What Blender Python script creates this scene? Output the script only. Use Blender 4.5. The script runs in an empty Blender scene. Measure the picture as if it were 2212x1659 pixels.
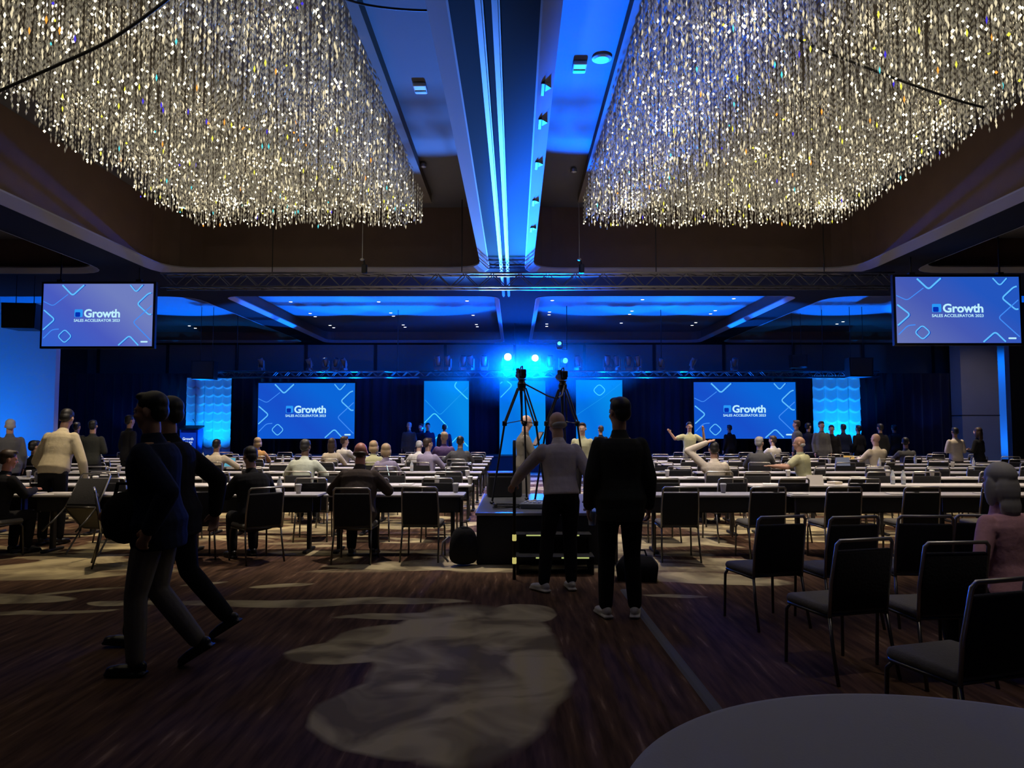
import bpy, math, random
import numpy as np
from mathutils import Vector, Matrix, Euler

random.seed(7)
rng = np.random.default_rng(11)
SC = bpy.context.scene
COL = SC.collection
R = math.radians

# ------------------------------------------------------------------ camera
CAM_Z = 1.6
FPX = 1600.0
cam_data = bpy.data.cameras.new('camera')
cam_data.sensor_width = 36.0
cam_data.lens = FPX / 2212 * 36.0
cam_data.clip_end = 200
cam = bpy.data.objects.new('camera', cam_data)
COL.objects.link(cam)
cam.location = (0, 0, CAM_Z)
cam.rotation_euler = (R(90 + 3.416), 0, R(0.215))
SC.camera = cam

# ------------------------------------------------------------------ world, view
SC.view_settings.view_transform = 'Standard'
SC.view_settings.look = 'None'
SC.view_settings.gamma = 1
SC.view_settings.use_curve_mapping = False
SC.view_settings.exposure = 0.0
w = bpy.data.worlds.new('world'); SC.world = w; w.use_nodes = True
w.node_tree.nodes['Background'].inputs[0].default_value = (0.004, 0.005, 0.008, 1)
w.node_tree.nodes['Background'].inputs[1].default_value = 0.6
SC.cycles.max_bounces = 4
SC.cycles.diffuse_bounces = 2
SC.cycles.glossy_bounces = 2
SC.cycles.transmission_bounces = 3
SC.cycles.transparent_max_bounces = 4
SC.cycles.caustics_reflective = False
SC.cycles.caustics_refractive = False
SC.cycles.sample_clamp_indirect = 2.0
SC.cycles.use_denoising = True

# ------------------------------------------------------------------ lights
def spot(loc, target, energy, color, angle, blend=0.3, size=0.06, scale=None):
    l = bpy.data.lights.new('spot_light', 'SPOT')
    l.energy = energy; l.color = color; l.spot_size = R(angle); l.spot_blend = blend
    l.shadow_soft_size = size
    o = bpy.data.objects.new('spot_light', l); COL.objects.link(o)
    o.location = loc
    d = Vector(target) - Vector(loc)
    o.rotation_euler = d.to_track_quat('-Z', 'Y').to_euler()
    if scale: o.scale = scale
    return o

WARM = (1.0, 0.80, 0.56)
WHITE = (1.0, 0.86, 0.74)
BLUE = (0.0, 0.13, 1.0)
CYAN = (0.0, 0.55, 1.0)
# house downlights over the seating (in the beams and in the rear coffers)
for y, e in ((10.6, 900), (14.2, 1000), (18.6, 800), (21.5, 600)):
    for x in (-10.2, -5.6, -1.6, 2.2, 6.2, 10.2):
        zc = 5.1 if y in (18.6,) else (5.55 if y > 20 else 6.3)
        spot((x, y, zc), (x, y + 0.2, 0), e * (0.75 if abs(x) > 8 else 1), WARM if abs(x) > 3 else WHITE, 64 if y < 13 else 84, 0.6, 0.07)
# row of aimed accent lamps reaching the first table rows from our side
for x in (-8.6, -5.0, -1.4, 2.6, 6.2, 9.6):
    spot((x, 7.6, 6.3 if abs(x) < 8 else 5.1), (x * 1.05, 12.9, 0.6), 620, WHITE, 42, 0.7, 0.07)
# two weak spots added without fixtures to brighten the right edge seats and pier
spot((3.4, 3.6, 6.2), (3.0, 4.8, 1.0), 110, WHITE, 26, 0.8, 0.07)
spot((16.6, 24.6, 5.0), (17.9, 28.8, 2.4), 38, WHITE, 60, 0.8, 0.07)
# blue stage foot lights washing the ceiling
spot((1.35, 26.6, 0.75), (1.35, 9.0, 6.8), 160000, (0.0, 0.11, 1.0), 14, 0.35, 0.28)
spot((-1.1, 26.6, 0.75), (-1.4, 9.0, 6.8), 34000, (0.05, 0.22, 1.0), 17, 0.35, 0.28)
# blue ceiling washers along the stage front
for x in (-14.5, -11.3, -6.9, -4.9, -2.9, 2.9, 4.9, 6.9, 11.2, 14.5):
    spot((x, 26.75, 0.7), (x * 1.02, 24.2, 5.6), 7500, (0.0, 0.13, 1.0), 52, 0.2, 0.08)
# blue uplights hidden behind the drape line, washing the rear coffers
for x in (-13.0, -9.8, -6.6, -3.6, 1.4, 4.4, 7.4, 10.4, 13.2):
    spot((x, 30.3, 3.02), (x, 23.0, 5.9), 60, (0.0, 0.18, 1.0), 95, 0.5, 0.05)
# cyan fixture on the truss grazing the centre beam
spot((-0.17, 17.0, 4.35), (-0.17, 12.5, 5.2), 500, (0.02, 0.50, 1.0), 44, 0.8, 0.05)
spot((-0.17, 25.0, 3.9), (-0.17, 19.5, 5.2), 60, (0.0, 0.25, 1.0), 30, 0.8, 0.05)
# blue wall washers
for x in (-20.5, -18.3, -16.1, -14.3):
    spot((x, 18.6, 0.25), (x, 21.1, 3.2), 420, (0.003, 0.17, 1.0), 120, 0.9, 0.15)
for z in (0.2, 4.9):
    spot((20.3, 28.9, z), (19.7, 30.2, 2.6), 260, (0.003, 0.17, 1.0), 120, 0.9, 0.15)
# drape and scenic panel uplights on the stage
for x in (-15.6, -11.1, -4.3, 5.5, 13.9, 16.4):
    spot((x, 28.75, 0.62), (x, 29.45, 3.0), 26, (0.01, 0.14, 1.0), 60, 0.9, 0.05)
for x in (-11.7, 12.3):
    for dx in (-0.5, 0.5):
        spot((x + dx, 27.0, 0.65), (x + dx * 0.6, 28.4, 2.5), 420 if x < 0 else 300, (0.0, 0.27, 1.0), 90, 0.9, 0.06)

# ------------------------------------------------------------------ pixel helper: point seen at (px, py) at depth Y
_CR = cam.rotation_euler.to_matrix()
def W(px, py, Y):
    d = _CR @ Vector(((px - 1106) / FPX, -(py - 829.5) / FPX, -1))
    return Vector((0, 0, CAM_Z)) + d * (Y / d.y)
def WX(px, Y): return W(px, 925, Y).x
def F(px, py, z=0.0):
    d = _CR @ Vector(((px - 1106) / FPX, -(py - 829.5) / FPX, -1))
    return Vector((0, 0, CAM_Z)) + d * ((z - CAM_Z) / d.z)

# ------------------------------------------------------------------ materials
MATS = {}
def mat(name, color, rough=0.7, metal=0.0, bump=0.0, bscale=40, emit=None, estr=1.0, spec=0.5, alpha=None, vary=0.0, sheen=0.0, trans=0.0):
    if name in MATS: return MATS[name]
    m = bpy.data.materials.new(name); m.use_nodes = True
    nt = m.node_tree; b = nt.nodes['Principled BSDF']
    b.inputs['Base Color'].default_value = (*color, 1)
    b.inputs['Roughness'].default_value = rough
    b.inputs['Metallic'].default_value = metal
    b.inputs['Specular IOR Level'].default_value = spec
    if sheen: b.inputs['Sheen Weight'].default_value = sheen
    if trans: b.inputs['Transmission Weight'].default_value = trans
    if emit is not None:
        b.inputs['Emission Color'].default_value = (*emit, 1)
        b.inputs['Emission Strength'].default_value = estr
    if bump or vary:
        tc = nt.nodes.new('ShaderNodeTexCoord'); n = nt.nodes.new('ShaderNodeTexNoise')
        n.inputs['Scale'].default_value = bscale; n.inputs['Detail'].default_value = 4
        nt.links.new(tc.outputs['Object'], n.inputs['Vector'])
        if bump:
            bp = nt.nodes.new('ShaderNodeBump'); bp.inputs['Strength'].default_value = bump
            bp.inputs['Distance'].default_value = 0.02
            nt.links.new(n.outputs['Fac'], bp.inputs['Height']); nt.links.new(bp.outputs['Normal'], b.inputs['Normal'])
        if vary:
            mx = nt.nodes.new('ShaderNodeMixRGB'); mx.blend_type = 'MIX'
            mx.inputs[1].default_value = (*[c * (1 - vary) for c in color], 1)
            mx.inputs[2].default_value = (*[min(1, c * (1 + vary)) for c in color], 1)
            nt.links.new(n.outputs['Fac'], mx.inputs[0]); nt.links.new(mx.outputs[0], b.inputs['Base Color'])
    MATS[name] = m
    return m
def emis(name, color, strength=1.0, sample=False):
    if name in MATS: return MATS[name]
    m = bpy.data.materials.new(name); m.use_nodes = True
    nt = m.node_tree; nt.nodes.clear()
    o = nt.nodes.new('ShaderNodeOutputMaterial'); e = nt.nodes.new('ShaderNodeEmission')
    e.inputs[0].default_value = (*color, 1); e.inputs[1].default_value = strength
    nt.links.new(e.outputs[0], o.inputs[0])
    if not sample:
        m.cycles.emission_sampling = 'NONE'
    MATS[name] = m
    return m
def srgb(r, g, b):
    f = lambda c: (c / 255 / 12.92) if c / 255 <= 0.04045 else ((c / 255 + 0.055) / 1.055) ** 2.4
    return (f(r), f(g), f(b))

# ------------------------------------------------------------------ mesh helpers
class MB:
    def __init__(s): s.v = []; s.f = []; s.m = []
    def add(s, vs, fs, mi=0):
        o = len(s.v); s.v += [tuple(v) for v in vs]
        for f in fs: s.f.append(tuple(i + o for i in f)); s.m.append(mi)
    def box(s, c, d, mi=0, rot=None):
        hx, hy, hz = d[0] / 2, d[1] / 2, d[2] / 2
        vs = [Vector((x, y, z)) for x in (-hx, hx) for y in (-hy, hy) for z in (-hz, hz)]
        if rot is not None: vs = [rot @ v for v in vs]
        vs = [v + Vector(c) for v in vs]
        s.add(vs, [(0, 1, 3, 2), (4, 6, 7, 5), (0, 4, 5, 1), (2, 3, 7, 6), (0, 2, 6, 4), (1, 5, 7, 3)], mi)
    def rbox(s, c, d, r=0.01, mi=0, rot=None, puff=0.0):
        # rounded box: stack of rounded-rectangle rings
        hx, hy, hz = d[0] / 2, d[1] / 2, d[2] / 2
        r = min(r, hx * .98, hy * .98, hz * .98)
        rings = []
        prof = [(r, -hz), (r * .3, -hz + r * .3), (0, -hz + r), (0, hz - r), (r * .3, hz - r * .3), (r, hz)]
        rc = max(r * 1.5, min(hx, hy) * .12)
        rc = min(rc, hx * .95, hy * .95)
        for ins, z in prof:
            ring = []
            for (sx, sy, a0) in ((1, 1, 0), (-1, 1, 90), (-1, -1, 180), (1, -1, 270)):
                for k in range(4):
                    a = R(a0 + 30 * k)
                    ring.append(Vector((sx * (hx - rc) + (rc - ins) * math.cos(a), sy * (hy - rc) + (rc - ins) * math.sin(a), z)))
            rings.append(ring)
        s.rings(rings, mi, c, rot, puff)
    def rings(s, rings, mi=0, c=(0, 0, 0), rot=None, puff=0.0, cap=True):
        n = len(rings[0]); vs = []
        for ring in rings:
            for v in ring:
                v = Vector(v)
                if rot is not None: v = rot @ v
                vs.append(v + Vector(c))
        fs = []
        for i in range(len(rings) - 1):
            for j in range(n):
                a = i * n + j; b = i * n + (j + 1) % n
                fs.append((a, b, b + n, a + n))
        if cap:
            fs.append(tuple(range(n - 1, -1, -1))); o = (len(rings) - 1) * n
            fs.append(tuple(range(o, o + n)))
        s.add(vs, fs, mi)
    def tube(s, pts, r, n=8, mi=0, rr=None):
        pts = [Vector(p) for p in pts]; rings = []
        t = (pts[1] - pts[0]).normalized()
        u = t.orthogonal().normalized()
        for i, p in enumerate(pts):
            if i == 0: d = pts[1] - pts[0]
            elif i == len(pts) - 1: d = pts[-1] - pts[-2]
            else: d = (pts[i + 1] - p).normalized() + (p - pts[i - 1]).normalized()
            d = d.normalized() if d.length > 1e-9 else t
            u = (u - d * u.dot(d)).normalized(); w_ = d.cross(u)
            q = rr[i] if rr else r
            rings.append([p + (u * math.cos(2 * math.pi * k / n) + w_ * math.sin(2 * math.pi * k / n)) * q for k in range(n)])
        s.rings(rings, mi)
    def ell(s, c, r, nu=12, nv=8, mi=0, rot=None):
        if not hasattr(r, '__len__'): r = (r, r, r)
        vs = [Vector((0, 0, -r[2]))]
        for i in range(1, nv):
            th = math.pi * i / nv - math.pi / 2
            for j in range(nu):
                a = 2 * math.pi * j / nu
                vs.append(Vector((r[0] * math.cos(th) * math.cos(a), r[1] * math.cos(th) * math.sin(a), r[2] * math.sin(th))))
        vs.append(Vector((0, 0, r[2])))
        if rot is not None: vs = [rot @ v for v in vs]
        vs = [v + Vector(c) for v in vs]
        fs = [(0, 1 + (j + 1) % nu, 1 + j) for j in range(nu)]
        for i in range(nv - 2):
            for j in range(nu):
                a = 1 + i * nu + j; b = 1 + i * nu + (j + 1) % nu
                fs.append((a, b, b + nu, a + nu))
        L = len(vs) - 1; o = 1 + (nv - 2) * nu
        fs += [(o + j, o + (j + 1) % nu, L) for j in range(nu)]
        s.add(vs, fs, mi)
    def lathe(s, prof, c=(0, 0, 0), n=16, mi=0, rot=None):
        rings = [[Vector((r * math.cos(2 * math.pi * k / n), r * math.sin(2 * math.pi * k / n), z)) for k in range(n)] for r, z in prof]
        s.rings(rings, mi, c, rot)
    def mesh(s, name, mats, smooth=False):
        me = bpy.data.meshes.new(name); me.from_pydata(s.v, [], s.f)
        for m in (mats if isinstance(mats, (list, tuple)) else [mats]): me.materials.append(m)
        if any(s.m): me.polygons.foreach_set('material_index', s.m)
        if smooth: me.polygons.foreach_set('use_smooth', [True] * len(me.polygons))
        me.update()
        return me
    def build(s, name, mats, parent=None, smooth=False):
        return obj(name, s.mesh(name, mats, smooth), parent)

def obj(name, me, parent=None, **kw):
    o = bpy.data.objects.new(name, me); COL.objects.link(o)
    if parent is not None: o.parent = parent
    for k, v in kw.items(): o[k] = v
    return o
def thing(name, label, cat, loc=(0, 0, 0), rz=0.0, group=None):
    o = bpy.data.objects.new(name, None); COL.objects.link(o)
    o.empty_display_size = 0.1
    o.location = loc; o.rotation_euler = (0, 0, rz)
    o['label'] = label; o['category'] = cat
    if group: o['group'] = group
    return o
def tag(o, label, cat, group=None):
    o['label'] = label; o['category'] = cat
    if group: o['group'] = group
    return o
def struct(o): o['kind'] = 'structure'; return o
def dup(root, loc, rz, label, group=None, rot=None, scale=None):
    r = root.copy(); COL.objects.link(r); r.location = loc; r.rotation_euler = rot if rot else (0, 0, rz)
    if scale: r.scale = scale
    r['label'] = label
    if group: r['group'] = group
    for ch in list(root.children):
        c = ch.copy(); COL.objects.link(c); c.parent = r
        for g in ch.children:
            d = g.copy(); COL.objects.link(d); d.parent = c
    return r
def round_poly(pts, r, seg=5, closed=True):
    out = []; n = len(pts)
    for i in range(n):
        p = Vector(pts[i])
        if not closed and i in (0, n - 1): out.append(p); continue
        a = Vector(pts[i - 1]); b = Vector(pts[(i + 1) % n])
        da = (a - p); db = (b - p)
        q = min(r, da.length * .45, db.length * .45)
        s0 = p + da.normalized() * q; s1 = p + db.normalized() * q
        for k in range(seg + 1):
            t = k / seg
            out.append(s0 * (1 - t) ** 2 + p * 2 * t * (1 - t) + s1 * t * t)
    return out

# ------------------------------------------------------------------ room materials
def carpet():
    m = bpy.data.materials.new('carpet'); m.use_nodes = True
    nt = m.node_tree; N = nt.nodes; L = nt.links; b = N['Principled BSDF']
    b.inputs['Roughness'].default_value = 0.95; b.inputs['Specular IOR Level'].default_value = 0.15
    tc = N.new('ShaderNodeTexCoord')
    def math_(op, a, c=None, cl=False):
        n = N.new('ShaderNodeMath'); n.operation = op; n.use_clamp = cl
        for i, x in enumerate((a, c)):
            if x is None: continue
            if isinstance(x, (int, float)): n.inputs[i].default_value = x
            else: L.new(x, n.inputs[i])
        return n.outputs[0]
    # warped position
    wn = N.new('ShaderNodeTexNoise'); wn.inputs['Scale'].default_value = 0.9; wn.inputs['Detail'].default_value = 3
    L.new(tc.outputs['Object'], wn.inputs['Vector'])
    vs = N.new('ShaderNodeVectorMath'); vs.operation = 'SUBTRACT'; vs.inputs[1].default_value = (.5, .5, .5)
    L.new(wn.outputs['Color'], vs.inputs[0])
    vm = N.new('ShaderNodeVectorMath'); vm.operation = 'SCALE'; vm.inputs['Scale'].default_value = 0.42
    L.new(vs.outputs[0], vm.inputs[0])
    va = N.new('ShaderNodeVectorMath'); va.operation = 'ADD'
    L.new(tc.outputs['Object'], va.inputs[0]); L.new(vm.outputs[0], va.inputs[1])
    pos = va.outputs[0]
    def ell(cx, cy, rx, ry, rot):
        mp = N.new('ShaderNodeMapping'); mp.vector_type = 'TEXTURE'
        mp.inputs['Location'].default_value = (cx, cy, 0); mp.inputs['Rotation'].default_value = (0, 0, R(rot))
        mp.inputs['Scale'].default_value = (rx, ry, 1)
        L.new(pos, mp.inputs['Vector'])
        fl = N.new('ShaderNodeVectorMath'); fl.operation = 'MULTIPLY'; fl.inputs[1].default_value = (1, 1, 0)
        L.new(mp.outputs[0], fl.inputs[0])
        ln = N.new('ShaderNodeVectorMath'); ln.operation = 'LENGTH'; L.new(fl.outputs[0], ln.inputs[0])
        return ln.outputs['Value']
    cur = None
    E = [(-0.34, 5.25, 0.68, 1.60, 3), (-0.85, 5.75, 0.55, 0.42, 10), (-0.55, 4.35, 0.58, 0.62, 0), (-1.05, 5.5, 0.62, 0.30, 12), (-0.75, 6.45, 0.75, 0.12, 8), (0.05, 6.5, 0.32, 0.32, 0),
         (-1.9, 6.9, 1.45, 0.15, 4), (-3.6, 6.85, 0.3, 0.10, 0), (-5.6, 6.2, 1.0, 0.10, 3), (-4.9, 7.1, 0.8, 0.22, -10), (-4.3, 7.35, 0.5, 0.06, 25), (-4.2, 6.5, 0.7, 0.07, 10),
         (-6.6, 8.1, 2.3, 0.36, 4), (1.95, 8.05, 1.0, 0.3, -14), (-0.6, 8.6, 1.6, 0.18, -4), (1.5, 7.2, .32, .07, -5), (-3.2, 7.7, .25, .06, 30), (-2.35, 7.6, .3, .09, 20)]
    for e in E:
        d = ell(*e); cur = d if cur is None else math_('MINIMUM', cur, d)
    expl = math_('MULTIPLY', math_('SUBTRACT', 1.04, cur), 14.0, True)
    # general swirls for the seating area
    mp = N.new('ShaderNodeMapping'); mp.inputs['Scale'].default_value = (0.33, 0.62, 1); L.new(pos, mp.inputs['Vector'])
    g = N.new('ShaderNodeTexNoise'); g.inputs['Scale'].default_value = 1.25; g.inputs['Detail'].default_value = 2.2; g.inputs['Distortion'].default_value = 1.4
    L.new(mp.outputs[0], g.inputs['Vector'])
    gen = math_('MULTIPLY', math_('SUBTRACT', g.outputs['Fac'], 0.47), 22.0, True)
    sp = N.new('ShaderNodeSeparateXYZ'); L.new(tc.outputs['Object'], sp.inputs[0])
    far = math_('MULTIPLY', math_('SUBTRACT', sp.outputs['Y'], 8.3), 4.0, True)
    gen = math_('MULTIPLY', gen, far)
    mask = math_('MAXIMUM', expl, gen)
    # inner tonal drift inside pale patches
    g2 = N.new('ShaderNodeTexNoise'); g2.inputs['Scale'].default_value = 1.6; g2.inputs['Detail'].default_value = 3; g2.inputs['Distortion'].default_value = 1.0
    L.new(pos, g2.inputs['Vector'])
    pale = N.new('ShaderNodeMixRGB'); pale.inputs[1].default_value = (0.20, 0.160, 0.095, 1); pale.inputs[2].default_value = (0.52, 0.44, 0.25, 1)
    cr = math_('MULTIPLY', math_('SUBTRACT', g2.outputs['Fac'], 0.38), 4.5, True)
    L.new(cr, pale.inputs[0])
    # streaked brown ground
    mp2 = N.new('ShaderNodeMapping'); mp2.inputs['Scale'].default_value = (13, 1.2, 1); L.new(tc.outputs['Object'], mp2.inputs['Vector'])
    s1 = N.new('ShaderNodeTexNoise'); s1.inputs['Scale'].default_value = 1.4; s1.inputs['Detail'].default_value = 5; L.new(mp2.outputs[0], s1.inputs['Vector'])
    gr = N.new('ShaderNodeValToRGB'); gr.color_ramp.elements[0].position = 0.36; gr.color_ramp.elements[0].color = (0.048, 0.025, 0.014, 1)
    gr.color_ramp.elements[1].position = 0.62; gr.color_ramp.elements[1].color = (0.115, 0.062, 0.036, 1)
    e3 = gr.color_ramp.elements.new(0.74); e3.color = (0.28, 0.18, 0.11, 1)
    L.new(s1.outputs['Fac'], gr.inputs[0])
    mx = N.new('ShaderNodeMixRGB'); L.new(mask, mx.inputs[0]); L.new(gr.outputs[0], mx.inputs[1]); L.new(pale.outputs[0], mx.inputs[2])
    L.new(mx.outputs[0], b.inputs['Base Color'])
    pn = N.new('ShaderNodeTexNoise'); pn.inputs['Scale'].default_value = 300; L.new(tc.outputs['Object'], pn.inputs['Vector'])
    bp = N.new('ShaderNodeBump'); bp.inputs['Strength'].default_value = 0.25; bp.inputs['Distance'].default_value = 0.004
    L.new(pn.outputs['Fac'], bp.inputs['Height']); L.new(bp.outputs[0], b.inputs['Normal'])
    return m

M_SOFFIT = mat('soffit_paint', (0.010, 0.010, 0.012), 0.9, spec=.15)
M_BROWN = mat('coffer_wall_paint', (0.15, 0.095, 0.07), 0.7, vary=0.15, bscale=3)
M_COFF = mat('coffer_ceiling_paint', (0.12, 0.12, 0.13), 0.85, vary=0.05, bscale=2)
M_TRIM = mat('trim_paint', (0.34, 0.34, 0.37), 0.7, spec=.25)
M_BLACK = mat('black_metal', (0.012, 0.012, 0.013), 0.45, 0.3)
M_WALL = mat('wall_paint', (0.28, 0.27, 0.26), 0.85, vary=0.08, bscale=1.5)
M_WALLB = mat('side_wall_paint', (0.55, 0.55, 0.55), 0.85, vary=0.05, bscale=1.2)
M_WALLD = mat('dark_wall_panel', (0.03, 0.03, 0.035), 0.6)
M_ALU = mat('aluminium', (0.55, 0.56, 0.58), 0.3, 0.9)

# ------------------------------------------------------------------ floor
fb = MB(); fb.add([(-24, -4, 0), (24, -4, 0), (24, 33, 0), (-24, 33, 0)], [(0, 1, 2, 3)])
struct(fb.build('floor', carpet()))

# ------------------------------------------------------------------ ceiling with coffers
ZC = 5.2
COFFERS = [  # x0, x1, y0, y1, top z, corner radius
    (-8.25, -0.58, -2.0, 17.2, 6.8, 0.9), (0.24, 8.05, -2.0, 17.2, 6.8, 0.9),
    (-16.6, -9.35, -2.0, 17.0, 6.0, 0.9), (9.05, 16.6, -2.0, 17.0, 6.0, 0.9),
    (-7.95, -0.45, 20.0, 31.0, 5.65, 0.5), (0.6, 7.75, 20.0, 31.0, 5.65, 0.5),
    (-16.6, -8.8, 20.0, 31.0, 5.65, 0.9), (8.6, 16.6, 20.0, 31.0, 5.65, 0.9)]
def coffer_loop(c, grow=0.0):
    x0, x1, y0, y1, zt, r = c
    return [(p.x, p.y) for p in round_poly([(x0 - grow, y0 - grow), (x1 + grow, y0 - grow), (x1 + grow, y1 + grow), (x0 - grow, y1 + grow)], r + grow, 6)]
import bmesh
bm = bmesh.new()
def loop_edges(pts, z):
    vs = [bm.verts.new((x, y, z)) for x, y in pts]
    return [bm.edges.new((vs[i], vs[(i + 1) % len(vs)])) for i in range(len(vs))]
ed = loop_edges([(-24, -4), (24, -4), (24, 33), (-24, 33)], ZC)
RIM = [0.20, 0.18, 0.16, 0.16, 0.12, 0.12, 0.12, 0.12]
for c, g in zip(COFFERS, RIM): ed += loop_edges(coffer_loop(c, 0.0), ZC)
bmesh.ops.triangle_fill(bm, edges=ed, use_beauty=True)
me = bpy.data.meshes.new('ceiling'); bm.to_mesh(me); bm.free()
cb = MB(); cb.add([v.co for v in me.vertices], [tuple(p.vertices) for p in me.polygons], 0)
for c, g in zip(COFFERS, RIM):
    lo = coffer_loop(c, 0.0); n = len(lo); zt = c[4]
    big = zt > 6.5
    vs = [(x, y, ZC) for x, y in lo] + [(x, y, zt) for x, y in lo]
    cb.add(vs, [(i, (i + 1) % n, (i + 1) % n + n, i + n) for i in range(n)], 1)
    cb.add([(x, y, zt) for x, y in lo], [tuple(range(n))], 2)
ceil_o = struct(cb.build('ceiling', [M_SOFFIT, M_BROWN, M_COFF]))
# light trim band round every coffer mouth
for k, (c, g) in enumerate(zip(COFFERS, RIM)):
    t = MB(); a = coffer_loop(c, 0.0); b_ = coffer_loop(c, -g); n = len(a)
    a2 = coffer_loop(c, 0.02)
    z0, z1 = ZC - 0.012, ZC + g * 0.55
    vs = [(x, y, z0) for x, y in a2] + [(x, y, z0) for x, y in a] + [(x, y, z1) for x, y in b_] + [(x, y, z1 + 0.03) for x, y in b_]
    fs = []
    for r_ in range(3):
        fs += [(r_ * n + i, r_ * n + (i + 1) % n, (r_ + 1) * n + (i + 1) % n, (r_ + 1) * n + i) for i in range(n)]
    t.add(vs, fs)
    struct(t.build('trim_%d' % (k + 1), M_TRIM))
# folding wall track along the centre beam
for k, (x, wd) in enumerate(((-0.30, 0.07), (-0.16, 0.07))):
    t = MB(); t.box((x, 9.0, ZC - 0.02), (wd, 21.6, 0.04)); t.box((x, 9.0, ZC - 0.05), (wd * .5, 21.6, 0.03))
    struct(t.build('trim_%d' % (20 + k), mat('track_paint', (0.13, 0.13, 0.14), 0.5)))

# ------------------------------------------------------------------ walls
def wall(name, c, d, m):
    b = MB(); b.box(c, d); return struct(b.build(name, m))
wall('wall_back', (0, 32.6, 2.75), (48, 0.2, 5.5), M_WALL)
wall('wall_left', (-18.6, 21.2, 2.6), (10.9, 0.2, 5.2), M_WALLB)
wall('wall_right', (19.1, 21.2, 2.6), (10.0, 0.2, 5.2), M_WALLD)
wall('wall_left_outer', (-24, 14, 2.75), (0.2, 38, 5.5), M_WALLD)
wall('wall_right_outer', (24, 14, 2.75), (0.2, 38, 5.5), M_WALLD)
wall('wall_right_alcove', (19.6, 30.3, 2.6), (2.6, 0.2, 5.2), M_WALLB)
# pier beside the stage on the right
pb = MB(); pb.box((18.1, 29.2, 2.6), (1.45, 0.7, 5.2)); pb.box((18.1, 29.2, 0.08), (1.55, 0.8, 0.16)); pb.box((18.1, 29.2, 2.1), (1.47, 0.72, 0.03), 1)
struct(pb.build('wall_pier', [mat('pier_stone', (0.70, 0.68, 0.63), 0.85, vary=0.1, bscale=1.5), M_WALLD]))
# header fascia over the stage
hb = MB(); hb.box((0, 31.9, 4.5), (37, 0.12, 1.4), 0)
for x in np.arange(-18, 18.1, 3.0): hb.box((x, 31.82, 4.5), (0.12, 0.04, 1.4), 1)
struct(hb.build('trim_30', [M_WALL, M_WALLD]))
# doorway with exit sign on the right wall
db = MB(); db.box((15.6, 21.06, 1.05), (1.9, 0.07, 2.1)); db.box((15.6, 21.01, 1.05), (0.02, 0.04, 2.1), 1)
d1 = struct(db.build('door_1', [M_WALLD, M_BLACK]))
hb = MB(); hb.box((15.4, 21.0, 1.05), (0.06, 0.06, 0.35)); hb.build('door_handle', M_ALU, d1)
tb = MB()
tb.box((15.6, 21.07, 2.16), (2.1, 0.09, 0.1)); tb.box((14.58, 21.07, 1.05), (0.1, 0.09, 2.12)); tb.box((16.6, 21.07, 1.05), (0.1, 0.09, 2.12))
struct(tb.build('trim_31', mat('door_frame_paint', (0.12, 0.12, 0.13), 0.5)))
def ceil_z(x, y):
    for c in COFFERS:
        if c[0] < x < c[1] and c[2] < y < c[3]: return c[4]
    return ZC
# ------------------------------------------------------------------ stage
sb = MB(); sb.box((0, 28.1, 0.29), (31, 2.5, 0.58), 0); sb.box((0, 28.1, 0.59), (31.04, 2.54, 0.03), 1)
tag(sb.build('stage_platform', [mat('stage_skirt', (0.015, 0.015, 0.02), 0.9), mat('stage_deck', (0.03, 0.03, 0.035), 0.5)]),
    'low black stage platform running under the lit screens', 'stage')
# pleated drape behind the set
xs = np.arange(-18.4, 17.75, 0.055)
def drape_y(x): return 29.62 + 0.06 * math.sin(x * 17) + 0.035 * math.sin(x * 7.3 + 1.1)
cl = MB(); vs = []
for z in (0.0, 1.2, 2.5, 3.8):
    for x in xs: vs.append((x, drape_y(x) * 1.0 + (0.03 * math.sin(x * 31) if z < 1 else 0), z))
n = len(xs); fs = [(r_ * n + i, r_ * n + i + 1, (r_ + 1) * n + i + 1, (r_ + 1) * n + i) for r_ in range(3) for i in range(n - 1)]
cl.add(vs, fs)
dr = cl.build('stage_drape', mat('navy_drape', (0.012, 0.014, 0.045), 0.95, sheen=0.3), smooth=True)
md = dr.modifiers.new('t', 'SOLIDIFY'); md.thickness = 0.01
tag(dr, 'long pleated navy black drape closing off the back of the stage', 'curtain')

# ------------------------------------------------------------------ video screens
FONT_CACHE = {}
def text_geo(txt, bold=0.0, shear=0.0):
    key = (txt, bold, shear)
    if key in FONT_CACHE: return FONT_CACHE[key]
    c = bpy.data.curves.new('t', 'FONT'); c.body = txt; c.size = 1.0; c.offset = bold; c.shear = shear; c.resolution_u = 3
    c.space_character = 0.98
    o = bpy.data.objects.new('t', c); COL.objects.link(o)
    dg = bpy.context.evaluated_depsgraph_get()
    m = bpy.data.meshes.new_from_object(o.evaluated_get(dg))
    v = [tuple(x.co) for x in m.vertices]; f = [tuple(p.vertices) for p in m.polygons]
    bpy.data.objects.remove(o); bpy.data.curves.remove(c); bpy.data.meshes.remove(m)
    x0 = min(a[0] for a in v); x1 = max(a[0] for a in v); y0 = min(a[1] for a in v); y1 = max(a[1] for a in v)
    FONT_CACHE[key] = (v, f, (x0, x1, y0, y1)); return FONT_CACHE[key]

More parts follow.
